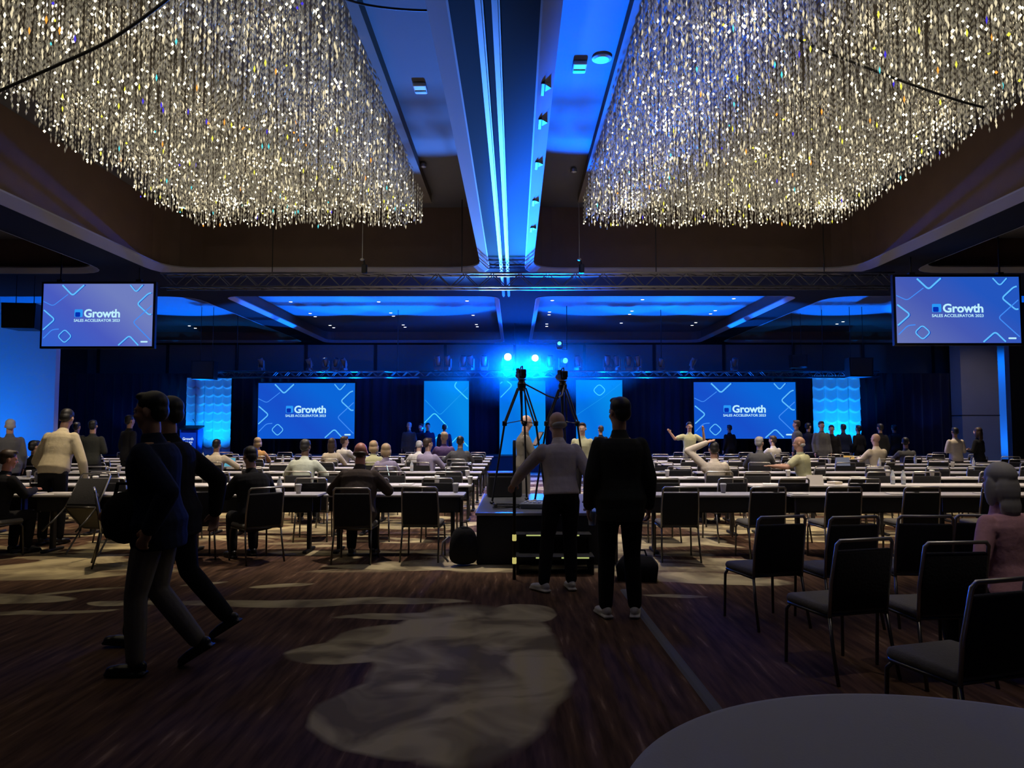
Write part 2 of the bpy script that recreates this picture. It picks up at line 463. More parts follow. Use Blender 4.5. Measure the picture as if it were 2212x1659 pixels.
def grad_emis(name, c1, c2, c3, strength=1.0):
    m = bpy.data.materials.new(name); m.use_nodes = True; nt = m.node_tree; nt.nodes.clear(); N = nt.nodes; L = nt.links
    o = N.new('ShaderNodeOutputMaterial'); e = N.new('ShaderNodeEmission'); e.inputs[1].default_value = strength
    tc = N.new('ShaderNodeTexCoord'); mp = N.new('ShaderNodeMapping'); L.new(tc.outputs['UV'], mp.inputs[0])
    mp.inputs['Rotation'].default_value = (0, 0, R(-35))
    s = N.new('ShaderNodeSeparateXYZ'); L.new(mp.outputs[0], s.inputs[0])
    cr = N.new('ShaderNodeValToRGB'); L.new(s.outputs[0], cr.inputs[0])
    cr.color_ramp.elements[0].color = (*c1, 1); cr.color_ramp.elements[0].position = 0.0
    cr.color_ramp.elements[1].color = (*c3, 1); cr.color_ramp.elements[1].position = 1.0
    k = cr.color_ramp.elements.new(0.55); k.color = (*c2, 1)
    L.new(cr.outputs[0], e.inputs[0]); L.new(e.outputs[0], o.inputs[0])
    MATS[name] = m; return m

def ribbon(b, pts, w_, mi, clip, y):
    # flat stroke lying in the screen plane, clipped to the screen rectangle
    x0, x1, z0, z1 = clip
    P = []
    for i in range(len(pts) - 1):
        a, c = Vector(pts[i]), Vector(pts[i + 1]); n = max(1, int((c - a).length / (w_ * 1.5)))
        for k in range(n): P.append(a + (c - a) * k / n)
    P.append(Vector(pts[-1]))
    for i in range(len(P) - 1):
        a, c = P[i], P[i + 1]
        if (c - a).length < 1e-6: continue
        d = (c - a).normalized(); nrm = Vector((-d.y, d.x)) * w_ / 2; ext = d * w_ * 0.12
        q = [a - ext + nrm, a - ext - nrm, c + ext - nrm, c + ext + nrm]
        if any(p.x < x0 or p.x > x1 or p.y < z0 or p.y > z1 for p in q): continue
        b.add([(p.x, y, p.y) for p in q], [(0, 1, 2, 3)], mi)

def q_screen(shapes, w0, h0):
    return shapes
SHAPES16 = [  # (points in crop pixels, width, material, rounded)
    ([(196, 1128), (287, 1222), (384, 1128)], 9, 3), ([(60, 1262), (140, 1302), (252, 1212)], 4, 4),
    ([(60, 1322), (158, 1405), (60, 1496)], 8, 3), ([(60, 1568), (140, 1484), (190, 1480)], 5, 4),
    ([(237, 1482), (290, 1535), (237, 1588), (184, 1535), (237, 1482)], 6, 3),
    ([(632, 1616), (726, 1530), (806, 1616)], 8, 3), ([(905, 1196), (862, 1204), (778, 1286), (872, 1372), (905, 1356)], 8, 3),
    ([(905, 1284), (750, 1428), (905, 1584)], 5, 4), ([(712, 1128), (768, 1196), (826, 1128)], 7, 3)]
def map_crop(pts, wd, ht, x_off=65, y_off=1130, W_=833, H_=482):
    return [((x - x_off) / W_ * wd - wd / 2, ht - (y - y_off) / H_ * ht) for x, y in pts]

def video_screen(name, cat, label, cx, z0, wd, ht, Y, rz, base, line, faint, group, flown):
    t = thing(name, label, cat, (cx, Y, z0), rz, group)
    f = MB(); bz = 0.05
    f.box((0, 0.05, ht / 2), (wd + 2 * bz, 0.09, ht + 2 * bz), 0)
    f.build('screen_frame', M_BLACK, t)
    d = MB(); e = wd / 208.0  # size of a photo pixel on the screen
    y = -0.004
    d.add([(-wd / 2, y, 0), (wd / 2, y, 0), (wd / 2, y, ht), (-wd / 2, y, ht)], [(0, 1, 2, 3)], 0)
    cl = (-wd / 2, wd / 2, 0, ht)
    s = wd / 833
    for pts, w_, mi in SHAPES16:
        cp = len(pts) > 3 and pts[0] == pts[-1]
        mp = map_crop(pts, wd, ht)
        rp = round_poly(mp[:-1] if cp else mp, 22 * s, 4, cp)
        if cp: rp.append(rp[0])
        ribbon(d, rp, w_ * s * (1.3 if mi == 3 else 1.5), mi - 2, cl, y - 0.003)
        if mi == 3:   # darker inner shadow stroke, one side
            ribbon(d, [(p[0] + 7 * s, p[1] - 2 * s) for p in rp], w_ * s * 0.9, 3, cl, y - 0.002)
    # logo square, word and sub line
    def sq(x0, x1, y0, y1, mi, yy):
        pts = round_poly([(x0, y0), (x1, y0), (x1, y1), (x0, y1)], 8 * s, 3)
        d.add([(p.x, yy, p.y) for p in pts], [tuple(range(len(pts)))], mi)
    def mc(x, yv): return map_crop([(x, yv)], wd, ht)[0]
    a = mc(306, 1388); b_ = mc(368, 1328)
    sq(a[0], b_[0], a[1], b_[1], 4, y - 0.004)
    a2 = mc(312, 1386); b2 = mc(350, 1350); sq(a2[0], b2[0], a2[1], b2[1], 5, y - 0.005)
    v, fc, bb = text_geo('Growth', 0.03)
    l = mc(378, 1392); r_ = mc(651, 1326)
    sx = (r_[0] - l[0]) / (bb[1] - bb[0]); sz = (r_[1] - l[1]) / (bb[3] - bb[2])
    d.add([(l[0] + (p[0] - bb[0]) * sx, y - 0.005, l[1] + (p[1] - bb[2]) * sz) for p in v], fc, 6)
    v, fc, bb = text_geo('SALES ACCELERATOR 2023', 0.02)
    l = mc(303, 1424); r_ = mc(651, 1403)
    sx = (r_[0] - l[0]) / (bb[1] - bb[0]); sz = (r_[1] - l[1]) / (bb[3] - bb[2])
    d.add([(l[0] + (p[0] - bb[0]) * sx, y - 0.005, l[1] + (p[1] - bb[2]) * sz) for p in v], fc, 6)
    a = mc(812, 1584); b_ = mc(866, 1572); sq(a[0], b_[0], a[1], b_[1], 6, y - 0.005)
    o = d.build('display', [base, line, faint, MATS['disp_shadow'], MATS['disp_logo'], MATS['disp_logo2'], MATS['disp_text']], t)
    uv = o.data.uv_layers.new(name='UVMap')
    for lp in o.data.loops:
        co = o.data.vertices[lp.vertex_index].co; uv.data[lp.index].uv = (co.x / wd + 0.5, co.z / ht)
    if flown:
        for sx in (-1, 1):
            h = MB(); h.tube([(sx * wd * .36, 0.05, ht + 0.05), (sx * wd * .36, 0.05, ceil_z(cx + sx * wd * .36, Y + .05) - z0 + .01)], 0.018)
            h.box((sx * wd * .36, 0.05, ht + 0.07), (0.12, 0.1, 0.06)); h.build('hanging_rod', M_BLACK, t)
    return t
emis('disp_shadow', srgb(8, 70, 185), 1.0); emis('disp_logo', srgb(40, 150, 245), 1); emis('disp_logo2', srgb(5, 45, 175), 1)
emis('disp_text', srgb(190, 240, 255), 1.0)
L_LINE = emis('disp_line', srgb(95, 190, 255), 1); L_FAINT = emis('disp_line_faint', srgb(65, 140, 245), 1)
B_CTR = grad_emis('disp_blue', srgb(12, 90, 210), srgb(22, 78, 200), srgb(10, 100, 215))
B_LAV = grad_emis('disp_lavender', srgb(45, 95, 205), srgb(72, 90, 190), srgb(110, 125, 190))
B_LAV2 = grad_emis('disp_lavender_right', srgb(105, 118, 180), srgb(68, 88, 178), srgb(35, 85, 190))
YS = 28.45
def scr_px(px0, px1, py0, py1, Y):
    a = W(px0, py1, Y); b_ = W(px1, py0, Y); return (a.x + b_.x) / 2, a.z, b_.x - a.x, b_.z - a.z
cx, z0, wd, ht = scr_px(556, 767, 827.5, 947.5, YS)
video_screen('projection_screen', 'screen', 'stage screen reading Growth, left of the centre panels', cx, z0, wd, ht, YS, 0, B_CTR, L_LINE, L_FAINT, 'wide stage screens', False)
cx, z0, wd, ht = scr_px(1500, 1718, 825.5, 947.5, YS)
video_screen('projection_screen', 'screen', 'stage screen reading Growth, right of the centre panels', cx, z0, wd, ht, YS, 0, B_CTR, L_LINE, L_FAINT, 'wide stage screens', False)
cx, z0, wd, ht = scr_px(90, 332, 613, 748, 16.4)
video_screen('projection_screen', 'screen', 'lavender blue screen hanging from the ceiling at far left', cx, z0, wd, ht, 16.4, 0, B_LAV, L_LINE, L_FAINT, 'hanging relay screens', True)
cx, z0, wd, ht = scr_px(1938, 2200, 598, 741, 15.4)
video_screen('projection_screen', 'screen', 'lavender blue screen hanging from the ceiling at far right', cx, z0, wd, ht, 15.4, 0, B_LAV2, L_LINE, L_FAINT, 'hanging relay screens', True)
# screen stands for the two stage screens
for px in (661, 1609):
    x = WX(px, 28.7)
    t = thing('screen_stand', 'black frame legs holding up the %s wide stage screen' % ('left' if px < 900 else 'right'), 'stand', (x, 28.64, 0.605), 0, 'stage screen stands')
    for sx in (-1.2, 1.2):
        l = MB(); l.box((sx, 0, 0.3), (0.08, 0.08, 0.6)); l.box((sx, 0, 0.02), (0.1, 0.5, 0.04)); l.build('leg', M_BLACK, t)

# tall centre panels (video columns)
PB = grad_emis('panel_blue', srgb(8, 120, 228), srgb(4, 112, 222), srgb(6, 138, 232))
P_LINE = emis('panel_line', srgb(75, 215, 255), 1); P_FAINT = emis('panel_line_faint', srgb(25, 150, 240), 1)
def led_panel(px0, px1, py0, shapes, label):
    cx, z0, wd, ht = scr_px(px0, px1, py0, 990, 28.3)
    z0 = 0.605; top = W(px0, py0, 28.3).z; ht = top - z0
    t = thing('led_panel', label, 'led panel', (cx, 28.3, z0), 0, 'tall centre led panels')
    f = MB(); f.box((0, 0.07, ht / 2), (wd + 0.03, 0.12, ht + 0.02), 0); f.build('panel_frame', M_BLACK, t)
    f = MB(); f.box((0, 0.25, 0.03), (wd * .8, 0.5, 0.06), 0); f.build('base', M_BLACK, t)
    d = MB(); y = -0.004
    d.add([(-wd / 2, y, 0), (wd / 2, y, 0), (wd / 2, y, ht), (-wd / 2, y, ht)], [(0, 1, 2, 3)], 0)
    s = wd / (px1 - px0)
    for pts, w_, mi in shapes:
        cp = pts[0] == pts[-1]
        q = [((x - px0) * s - wd / 2, ht - (yy - py0) * s) for x, yy in pts]
        rp = round_poly(q[:-1] if cp else q, 7 * s, 4, cp)
        if cp: rp.append(rp[0])
        ribbon(d, rp, w_ * s, mi, (-wd / 2, wd / 2, 0, ht), y - 0.004)
    o = d.build('display', [PB, P_LINE, P_FAINT], t)
    uv = o.data.uv_layers.new(name='UVMap')
    for lp in o.data.loops:
        co = o.data.vertices[lp.vertex_index].co; uv.data[lp.index].uv = (co.x / wd + 0.5, co.z / ht)
led_panel(915, 1013, 823, [([(905, 852), (950, 898), (1020, 828)], 1.6, 2), ([(990, 820), (980, 834), (1020, 872)], 2.2, 1),
    ([(905, 926), (938, 892), (968, 924), (930, 958)], 2.2, 1), ([(960, 975), (990, 943), (1020, 975)], 2.2, 1)], 'tall blue led panel, leftmost of the three behind the stage centre')
led_panel(1079, 1178, 823, [([(1070, 838), (1090, 820), (1107, 832), (1070, 870)], 1.8, 1), ([(1120, 990), (1185, 930)], 1.6, 2), ([(1075, 950), (1086, 962), (1075, 975)], 2, 1)], 'tall blue led panel in the middle behind the camera tripod')
led_panel(1245, 1344, 821, [([(1295, 829), (1309, 843), (1295, 856), (1281, 843), (1295, 829)], 1.6, 1), ([(1350, 850), (1320, 880), (1350, 905)], 2, 1),
    ([(1350, 915), (1300, 965), (1290, 985)], 1.8, 1), ([(1240, 900), (1300, 860), (1350, 821)], 0.8, 2)], 'tall blue led panel, rightmost of the three behind the stage centre')

# curved relief panels at both ends of the set
def relief(px0, px1, py0, cols, mirror, label):
    x0, x1 = WX(px0, 28.2), WX(px1, 28.2); z1 = W(px0, py0, 28.2).z; z0 = 0.605
    wd, ht = x1 - x0, z1 - z0; cell = wd / cols; nx, nz = cols * 14, int(ht / cell * 14)
    b = MB(); vs = []
    for j in range(nz + 1):
        for i in range(nx + 1):
            x = wd * i / nx; z = ht * j / nz
            u = x / cell; v = z / cell * 1.05
            col_ = math.floor(u); v2 = v + (0.42 if col_ % 2 else 0.0) * 0 + 0.28 * math.sin((u % 1.0) * math.pi * 2 * 0.5) 
            fu, fv = u % 1.0, v2 % 1.0
            hgt = 0.085 * (1 - fv) ** 1.3 * (0.35 + 0.65 * (math.sin(fu * math.pi) ** 0.6 if 0 < fu < 1 else 0)) + 0.075 * (fu if mirror else 1 - fu)
            vs.append((x - wd / 2, -0.02 - hgt, z))
    n = nx + 1
    fs = [(j * n + i, j * n + i + 1, (j + 1) * n + i + 1, (j + 1) * n + i) for j in range(nz) for i in range(nx)]
    b.add(vs, fs, 0)
    t = thing('relief_panel', label, 'scenic panel', ((x0 + x1) / 2, 28.35, 0.605), 0, 'curved relief scenic panels')
    b.build('relief_face', mat('relief_foam', (0.75, 0.78, 0.8), 0.7), t, smooth=True)
    f = MB(); f.box((0, 0.04, ht / 2), (wd, 0.12, ht), 0); f.box((0, 0.2, 0.02), (wd, 0.5, 0.04)); f.build('backing_frame', M_BLACK, t)
relief(400, 497, 816, 5, False, 'white relief panel lit blue at the left end of the stage')
relief(1760, 1863, 811, 4, True, 'white relief panel lit blue at the right end of the stage')

# lectern
lx = WX(419, 27.5)
t = thing('lectern', 'dark blue lectern with a white worded sign before the left relief panel', 'lectern', (lx, 27.3, 0.605))
b = MB(); b.rings([[( -.3, -.2, 0), (.3, -.2, 0), (.3, .2, 0), (-.3, .2, 0)], [(-.33, -.24, .95), (.33, -.24, .95), (.33, .24, 1.0), (-.33, .24, 1.0)]]); b.build('lectern_body', mat('lectern_blue', (0.02, 0.06, 0.3), 0.5), t)
b = MB(); b.box((0, -.02, 1.02), (.74, .55, .05), 0, Euler((R(12), 0, 0)).to_matrix()); b.build('top', M_BLACK, t)
b = MB(); b.box((0, -.262, .52), (.56, .02, .62), 0, Euler((R(-2), 0, 0)).to_matrix())
for k, (tx, z, ww, hh) in enumerate((('Growth', .56, .40, .10), ('SALES', .46, .34, .05), ('2023', .39, .26, .05))):
    v, fc, bb = text_geo(tx, 0.03)
    b.add([(-ww / 2 + (p[0] - bb[0]) / (bb[1] - bb[0]) * ww, -.283, z + (p[1] - bb[2]) / (bb[3] - bb[2]) * hh) for p in v], fc, 1)
b.build('sign', [emis('lectern_sign_blue', srgb(10, 50, 170), 1), emis('lectern_sign_text', srgb(200, 225, 255), 1)], t)
b = MB(); b.tube([(0.1, .1, 1.0), (.1, .06, 1.18), (.08, -.06, 1.3)], .008); b.ell((.08, -.07, 1.31), .018); b.build('microphone', M_BLACK, t)

# exit sign
t = thing('exit_sign', 'green lit exit sign above the door on the right', 'sign', (15.55, 21.02, 2.52))
b = MB(); b.rbox((0, 0, 0), (0.42, 0.06, 0.2), 0.01); b.build('sign_box', M_WALLD, t)
b = MB(); v, fc, bb = text_geo('EXIT', 0.03)
b.add([(-.17 + (p[0] - bb[0]) / (bb[1] - bb[0]) * .34, -.034, -.07 + (p[1] - bb[2]) / (bb[3] - bb[2]) * .14) for p in v], fc); b.build('letters', emis('exit_green', srgb(60, 255, 150), 1.6), t)
tag(MB().build('x', M_BLACK), 'x', 'x') if False else None
b = MB(); b.rbox((0, 0, 0), (0.22, 0.02, 0.14), 0.008); o = b.build('wall_sign', mat('white_plate', (0.75, 0.75, 0.75), 0.5)); o.location = (14.85, 21.02 + 0.0, 1.32 + 0.12)
tag(o, 'small white sign plate beside the dark door on the right', 'sign')

# ------------------------------------------------------------------ trusses
def box_truss(name, label, x0, x1, y, z, s, m, group=None, ties=()):
    t = thing(name, label, 'truss', ((x0 + x1) / 2, y, z), 0, group); L_ = (x1 - x0) / 2
    for dy in (-s / 2, s / 2):
        for dz in (0, s):
            b = MB(); b.tube([(-L_, dy, dz), (L_, dy, dz)], 0.025, 8); b.build('chord', m, t, True)
    b = MB(); n = int(2 * L_ / (s * 1.0)); 
    for i in range(n):
        xa = -L_ + 2 * L_ * i / n; xb = -L_ + 2 * L_ * (i + 1) / n
        up = (0, s) if i % 2 else (s, 0)
        for dy in (-s / 2, s / 2): b.tube([(xa, dy, up[0]), (xb, dy, up[1])], 0.012, 5)
        for dz in (0, s): b.tube([(xa, -s / 2, dz), (xb, s / 2, dz)], 0.012, 5)
    b.build('lacing', mat('truss_lacing', (0.10, 0.10, 0.11), 0.5, 0.4), t)
    for k, x in enumerate(ties):
        b = MB(); b.tube([(x - (x0 + x1) / 2, 0, s), (x - (x0 + x1) / 2, 0, ceil_z(x, y) - z + .01)], 0.012, 6); b.build('hanging_chain', M_BLACK, t)
    return t
M_TR = mat('truss_metal', (0.36, 0.36, 0.38), 0.32, 0.85)
za = W(1100, 622, 16.6).z
box_truss('lighting_truss', 'silver box truss spanning under the ceiling beam before the stage', WX(345, 16.6), WX(1935, 16.6), 16.6, za, 0.31, M_TR, ties=(-5.5, -1.2, 3.2, 7))
zb = W(1100, 815, 25.2).z
box_truss('lighting_truss', 'dark box truss above the stage screens, left of centre', WX(420, 25.2), WX(905, 25.2), 25.2, zb, 0.2, mat('truss_dark', (0.12, 0.12, 0.14), 0.25, 0.9), ties=(-9.5, -4))
box_truss('lighting_truss', 'dark box truss above the stage, running right from the centre lights', WX(905, 25.2), WX(1900, 25.2), 25.2, zb, 0.2, MATS['truss_dark'], ties=(0, 5, 10.5))

# chain hoists standing above the near truss
for px, s in ((790, 'left'), (1255, 'right')):
    p = W(px, 600, 16.45)
    t = thing('truss_hoist', 'black hoist with pale hook on the truss, %s of the centre beam' % s, 'hoist', (p.x, 16.3, za + 0.31), 0, 'truss hoists')
    b = MB(); b.rbox((0, 0, 0.06), (0.12, 0.12, 0.2), 0.02); b.tube([(0, 0, .16), (-.02, 0, .26)], .02); b.build('motor', M_BLACK, t)
    b = MB(); b.ell((-.05, -.02, .27), (.05, .04, .03)); b.tube([(-.05, 0, .28), (-.05, 0, 6.81 - za - .31)], .006); b.build('hook', M_ALU, t)

# moving head lamps on the stage truss
M_LENS_ON = emis('lens_on', (0.55, 0.95, 1.0), 9.0); M_LENS_DIM = emis('lens_dim', (0.1, 0.6, 0.9), 1.6)
M_LENS_OFF = mat('lens_off', (0.05, 0.07, 0.1), 0.08, 0.2)
M_FIX = mat('fixture_shell', (0.10, 0.11, 0.14), 0.35)
def stage_lamp(x, y, z, tilt, pan, lens, label, group, s=1.0):
    t = thing('stage_lamp', label, 'stage light', (x, y, z), pan, group)
    t.scale = (s, s, s)
    b = MB(); b.rbox((0, 0, 0.06), (0.26, 0.22, 0.12), 0.02); b.build('base', M_FIX, t)
    b = MB()
    for sx in (-1, 1): b.rbox((sx * 0.145, 0, 0.26), (0.035, 0.09, 0.34), 0.012)
    b.box((0, 0, .13), (.3, .09, .03)); b.build('yoke', M_FIX, t)
    rot = Euler((R(tilt), 0, 0)).to_matrix()
    b = MB(); b.lathe([(0.07, -0.19), (0.10, -0.12), (0.115, 0.02), (0.112, 0.17), (0.105, 0.18)], (0, 0, .36), 18, 0, rot @ Euler((R(90), 0, 0)).to_matrix()); h = b.build('lamp_head', M_FIX, t, True)
    b = MB(); b.lathe([(0.001, 0.185), (0.095, 0.183), (0.097, 0.178)], (0, 0, .36), 18, 0, rot @ Euler((R(90), 0, 0)).to_matrix()); b.build('lens', lens, h)
    return t
ztop = zb + 0.2
G = 'moving head lamps on the stage truss'
def lampat(px, py, lens, label, tilt=0, pan=0, s=1.0):
    p = W(px, py, 25.0); stage_lamp(p.x, 25.2, ztop + 0.026, tilt, pan, lens, label, G, s)
lampat(1097, 795, M_LENS_ON, 'brightest stage lamp glaring cyan white beneath the centre beam', 0, 0, 1.25)
lampat(1156, 795, M_LENS_ON, 'glaring stage lamp to the right of the brightest one', 0, 0, 1.15)
lampat(1217, 795, M_LENS_DIM, 'half hidden stage lamp with a cyan glint, right of the two glaring ones', 10, 0.4)
for k, px in enumerate((945, 966, 1000, 1016, 1045)):
    lampat(px, 790, M_LENS_OFF, 'unlit stage lamp left of the glaring pair, %s from the glare' % ('fifth', 'fourth', 'third', 'second', 'first')[k], -70, random.uniform(-.8, .8), 0.95)
for k, px in enumerate((1190, 1250, 1314, 1334, 1360, 1380)):
    lampat(px, 790, M_LENS_OFF, 'unlit stage lamp right of the glaring pair, %s along the truss' % ('first', 'second', 'third', 'fourth', 'fifth', 'last')[k], -72, random.uniform(-.8, .8), 0.95)
for k, px in enumerate((665, 700, 722, 740, 560)):
    lampat(px, 800, M_LENS_OFF, 'unlit stage lamp above the left stage screen, %s' % ('third from its right', 'second from its right', 'directly right of a speaker cable', 'rightmost', 'leftmost')[k], -60, random.uniform(-1, 1), 0.8)
for k, px in enumerate((1430, 1500, 1590)):
    lampat(px, 800, M_LENS_OFF, 'unlit stage lamp on the right truss near the wide screen, %s' % ('leftmost', 'middle', 'rightmost')[k], -60, random.uniform(-1, 1), 0.8)
p = W(1208, 736, 24.4); stage_lamp(p.x, 24.4, p.z - .3, 25, 0, M_LENS_DIM, 'small cyan lamp hanging high above the glaring pair', G, 0.7)
bb_ = MB(); bb_.tube([(p.x, 24.4, p.z - .3), (p.x + 0.25, 24.4, p.z - .3), (p.x + 0.25, 24.4, ceil_z(p.x + .25, 24.4) + .01)], 0.015); tag(bb_.build('drop_pipe', M_BLACK), 'thin black drop pipe carrying the small high cyan lamp', 'pipe')

# hanging loudspeakers
def speaker(x, y, z, s, label, rz=0):
    t = thing('hanging_speaker', label, 'loudspeaker', (x, y, z), rz, 'flown loudspeakers')
    b = MB(); b.rings([[(-.36 * s, -.3 * s, 0), (.36 * s, -.3 * s, 0), (.26 * s, .3 * s, 0), (-.26 * s, .3 * s, 0)], [(-.38 * s, -.3 * s, .6 * s), (.38 * s, -.3 * s, .6 * s), (.28 * s, .3 * s, .62 * s), (-.28 * s, .3 * s, .62 * s)]]); b.build('cabinet', M_BLACK, t)
    b = MB(); b.rbox((0, -.305 * s, .3 * s), (.66 * s, .02, .54 * s), .008); b.build('grille', mat('speaker_grille', (0.02, 0.02, 0.022), 0.6), t)
    b = MB(); b.tube([(-.2 * s, 0, .6 * s), (-.2 * s, 0, ceil_z(x, y) - z + .01)], .01); b.tube([(.2 * s, 0, .6 * s), (.2 * s, 0, ceil_z(x, y) - z + .01)], .01); b.build('hanging_cable', M_BLACK, t)
p = W(445, 820, 24.6); speaker(p.x, 24.6, p.z, 1.0, 'black loudspeaker hanging over the left relief panel')
p = W(1852, 815, 24.6); speaker(p.x, 24.6, p.z, 1.05, 'black loudspeaker hanging over the right relief panel')
p = W(1722, 795, 26); speaker(p.x, 26, p.z, 0.75, 'small dark loudspeaker above the right stage screen')
p = W(52, 712, 17.3); speaker(p.x, 17.3, p.z, .98, 'large black loudspeaker behind the left hanging screen', 0.15)

# downlights in the rear coffers
def downlight(x, y, z, label):
    t = thing('downlight', label, 'downlight', (x, y, z), 0, 'recessed downlights in the rear ceiling')
    b = MB(); b.lathe([(0.075, 0), (0.075, -0.012), (0.05, -0.02)], (0, 0, 0), 14); b.build('ring', M_TRIM, t)
    b = MB(); b.lathe([(0.001, -0.024), (0.052, -0.022)], (0, 0, 0), 14); b.build('bulb', emis('downlight_glow', (1, 0.95, 0.85), 5.0), t)
DLS = [(628, 651, 'left coffer, front row, left'), (818, 651, 'left coffer, front row, middle'), (1009, 649, 'left coffer, front row, right'),
 (670, 676, 'left coffer, middle pair on the left, further'), (681, 683, 'left coffer, middle pair on the left, nearer'), (844, 675, 'left coffer, middle pair in the middle, further'), (850, 682, 'left coffer, middle pair in the middle, nearer'), (1022, 680, 'left coffer, middle row, right'),
 (713, 702, 'left coffer, back pair on the left, left lamp'), (721, 707, 'left coffer, back pair on the left, right lamp'), (871, 701, 'left coffer, back pair in the middle, left lamp'), (875, 706, 'left coffer, back pair in the middle, right lamp'), (1029, 700, 'left coffer, back pair on the right, upper lamp'), (1031, 705, 'left coffer, back pair on the right, lower lamp'),
 (1193, 648, 'right coffer, front row, left'), (1388, 646, 'right coffer, front row, middle'), (1585, 644, 'right coffer, front row, right'),
 (1187, 673, 'right coffer, middle pair on the left, upper'), (1186, 679, 'right coffer, middle pair on the left, lower'), (1365, 671, 'right coffer, middle pair in the middle, upper'), (1360, 678, 'right coffer, middle pair in the middle, lower'), (1545, 670, 'right coffer, middle pair on the right, upper'), (1535, 677, 'right coffer, middle pair on the right, lower'),
 (1181, 699, 'right coffer, back pair on the left, upper'), (1181, 704, 'right coffer, back pair on the left, lower'), (1342, 697, 'right coffer, back row, middle'), (1503, 696, 'right coffer, back pair on the right, upper'), (1495, 702, 'right coffer, back pair on the right, lower'),
 (409, 703, 'outer left coffer, left lamp of the pair'), (422, 708, 'outer left coffer, right lamp of the pair'), (1808, 699, 'outer right coffer, left lamp of the pair'), (1821, 694, 'outer right coffer, right lamp of the pair')]
for px, py, lb in DLS:
    q = F(px, py, 5.648); downlight(q.x, q.y, 5.65, 'glowing ceiling downlight, ' + lb)

# ------------------------------------------------------------------ front coffer details
def on_ceiling(px, py, z): return F(px, py, z)
for px, py, nm, lb in ((908, 188, 'ceiling_sensor', 'white sensor box on the blue ceiling left of the centre beam'), (1252, 142, 'ceiling_sensor', 'white sensor box on the bright blue ceiling right of the beam')):
    q = on_ceiling(px, py, 6.79); t = thing(nm, lb, 'sensor', (q.x, q.y, 6.8), 0, 'ceiling sensor boxes')
    b = MB(); b.rbox((0, 0, -.03), (.2, .3, .06), .02); b.build('cover', mat('sensor_white', (0.7, 0.7, 0.7), 0.5), t)
    b = MB(); b.box((0, .05, -.064), (.17, .05, .012)); b.build('slot', M_BLACK, t)
q = on_ceiling(1300, 126, 6.79); b = MB(); b.lathe([(.14, 0), (.14, -.02), (.1, -.035), (.001, -.036)], (0, 0, 0), 20); o = b.build('smoke_detector', MATS['sensor_white']); o.location = (q.x, q.y, 6.8)
tag(o, 'round smoke detector on the bright blue ceiling', 'detector')
for k, y in enumerate((7.7, 8.6, 10.0, 11.7, 13.3)):
    t = thing('clamp_bracket', 'black bracket along the right lip of the centre beam, %s from the camera' % ('first', 'second', 'third', 'fourth', 'fifth')[k], 'bracket', (0.30, y, ZC), 0, 'brackets on the beam lip')
    b = MB(); b.rbox((0, 0, .05), (.05, .3, .1), .01); b.rings([[(.0, -.12, .02), (.09, 0, .02), (0, .12, .02)], [(.0, -.12, .12), (.09, 0, .12), (0, .12, .12)]]); b.build('clamp', M_BLACK, t)
for k, (px, py) in enumerate(((946, 333), (1221, 328), (1255, 350))):
    q = W(px, py, 16.9); b = MB(); b.lathe([(.04, 0), (.07, -.05), (.06, -.1), (.001, -.12)], (0, 0, 0), 12); o = b.build('sprinkler_head', M_ALU); o.location = (q.x, 14.2 + .3 * k, 6.8)
    tag(o, 'small metal sprinkler head on the coffer ceiling, %s' % ('left of the beam', 'right of the beam, nearer the beam', 'right of the beam, further out')[k], 'sprinkler')

# ------------------------------------------------------------------ crystal chandeliers
def np_mesh(name, V, T, MI, mats):
    me = bpy.data.meshes.new(name)
    me.vertices.add(len(V)); me.vertices.foreach_set('co', V.astype(np.float32).ravel())
    me.loops.add(len(T) * 3); me.loops.foreach_set('vertex_index', T.astype(np.int32).ravel())
    me.polygons.add(len(T)); me.polygons.foreach_set('loop_start', np.arange(0, len(T) * 3, 3, dtype=np.int32))
    me.polygons.foreach_set('loop_total', np.full(len(T), 3, dtype=np.int32))
    for m in mats: me.materials.append(m)
    me.polygons.foreach_set('material_index', MI.astype(np.int32))
    me.update(calc_edges=True); return me
OCT_T = np.array([(0, 2, 4), (2, 1, 4), (1, 3, 4), (3, 0, 4), (2, 0, 5), (1, 2, 5), (3, 1, 5), (0, 3, 5)])
def beads(cen, rad, hgt, ang, mi):
    # cen (N,3); elongated octahedra
    N_ = len(cen); c, s = np.cos(ang), np.sin(ang); z = np.zeros(N_)
    P = np.stack([np.stack([rad * c, rad * s, z], 1), np.stack([-rad * c, -rad * s, z], 1), np.stack([-rad * s, rad * c, z], 1),
                  np.stack([rad * s, -rad * c, z], 1), np.stack([z, z, hgt], 1), np.stack([z, z, -hgt], 1)], 1) + cen[:, None, :]
    T = (OCT_T[None] + (np.arange(N_) * 6)[:, None, None]).reshape(-1, 3)
    return P.reshape(-1, 3), T, np.repeat(mi, 8)
M_CRY = [mat('crystal', (0.80, 0.76, 0.64), 0.3, 0.1, spec=0.8, emit=(1.0, .92, .72), estr=.095), mat('crystal_smoky', (0.50, 0.47, 0.38), 0.15, 0.35, spec=0.9, emit=(1.0, .92, .75), estr=.05),  # slight emission added to the crystals stands in for lamplight passing through them
         emis('crystal_glint', (1.0, 0.90, 0.62), 3.2), emis('crystal_glint_soft', (1.0, 0.86, 0.55), 0.9),  # glint beads emit the sparkle that refracted lamplight would give
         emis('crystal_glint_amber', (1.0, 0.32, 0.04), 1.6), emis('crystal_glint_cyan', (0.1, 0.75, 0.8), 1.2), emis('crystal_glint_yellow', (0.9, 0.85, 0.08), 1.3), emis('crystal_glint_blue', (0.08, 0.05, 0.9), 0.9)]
ZT = 6.60
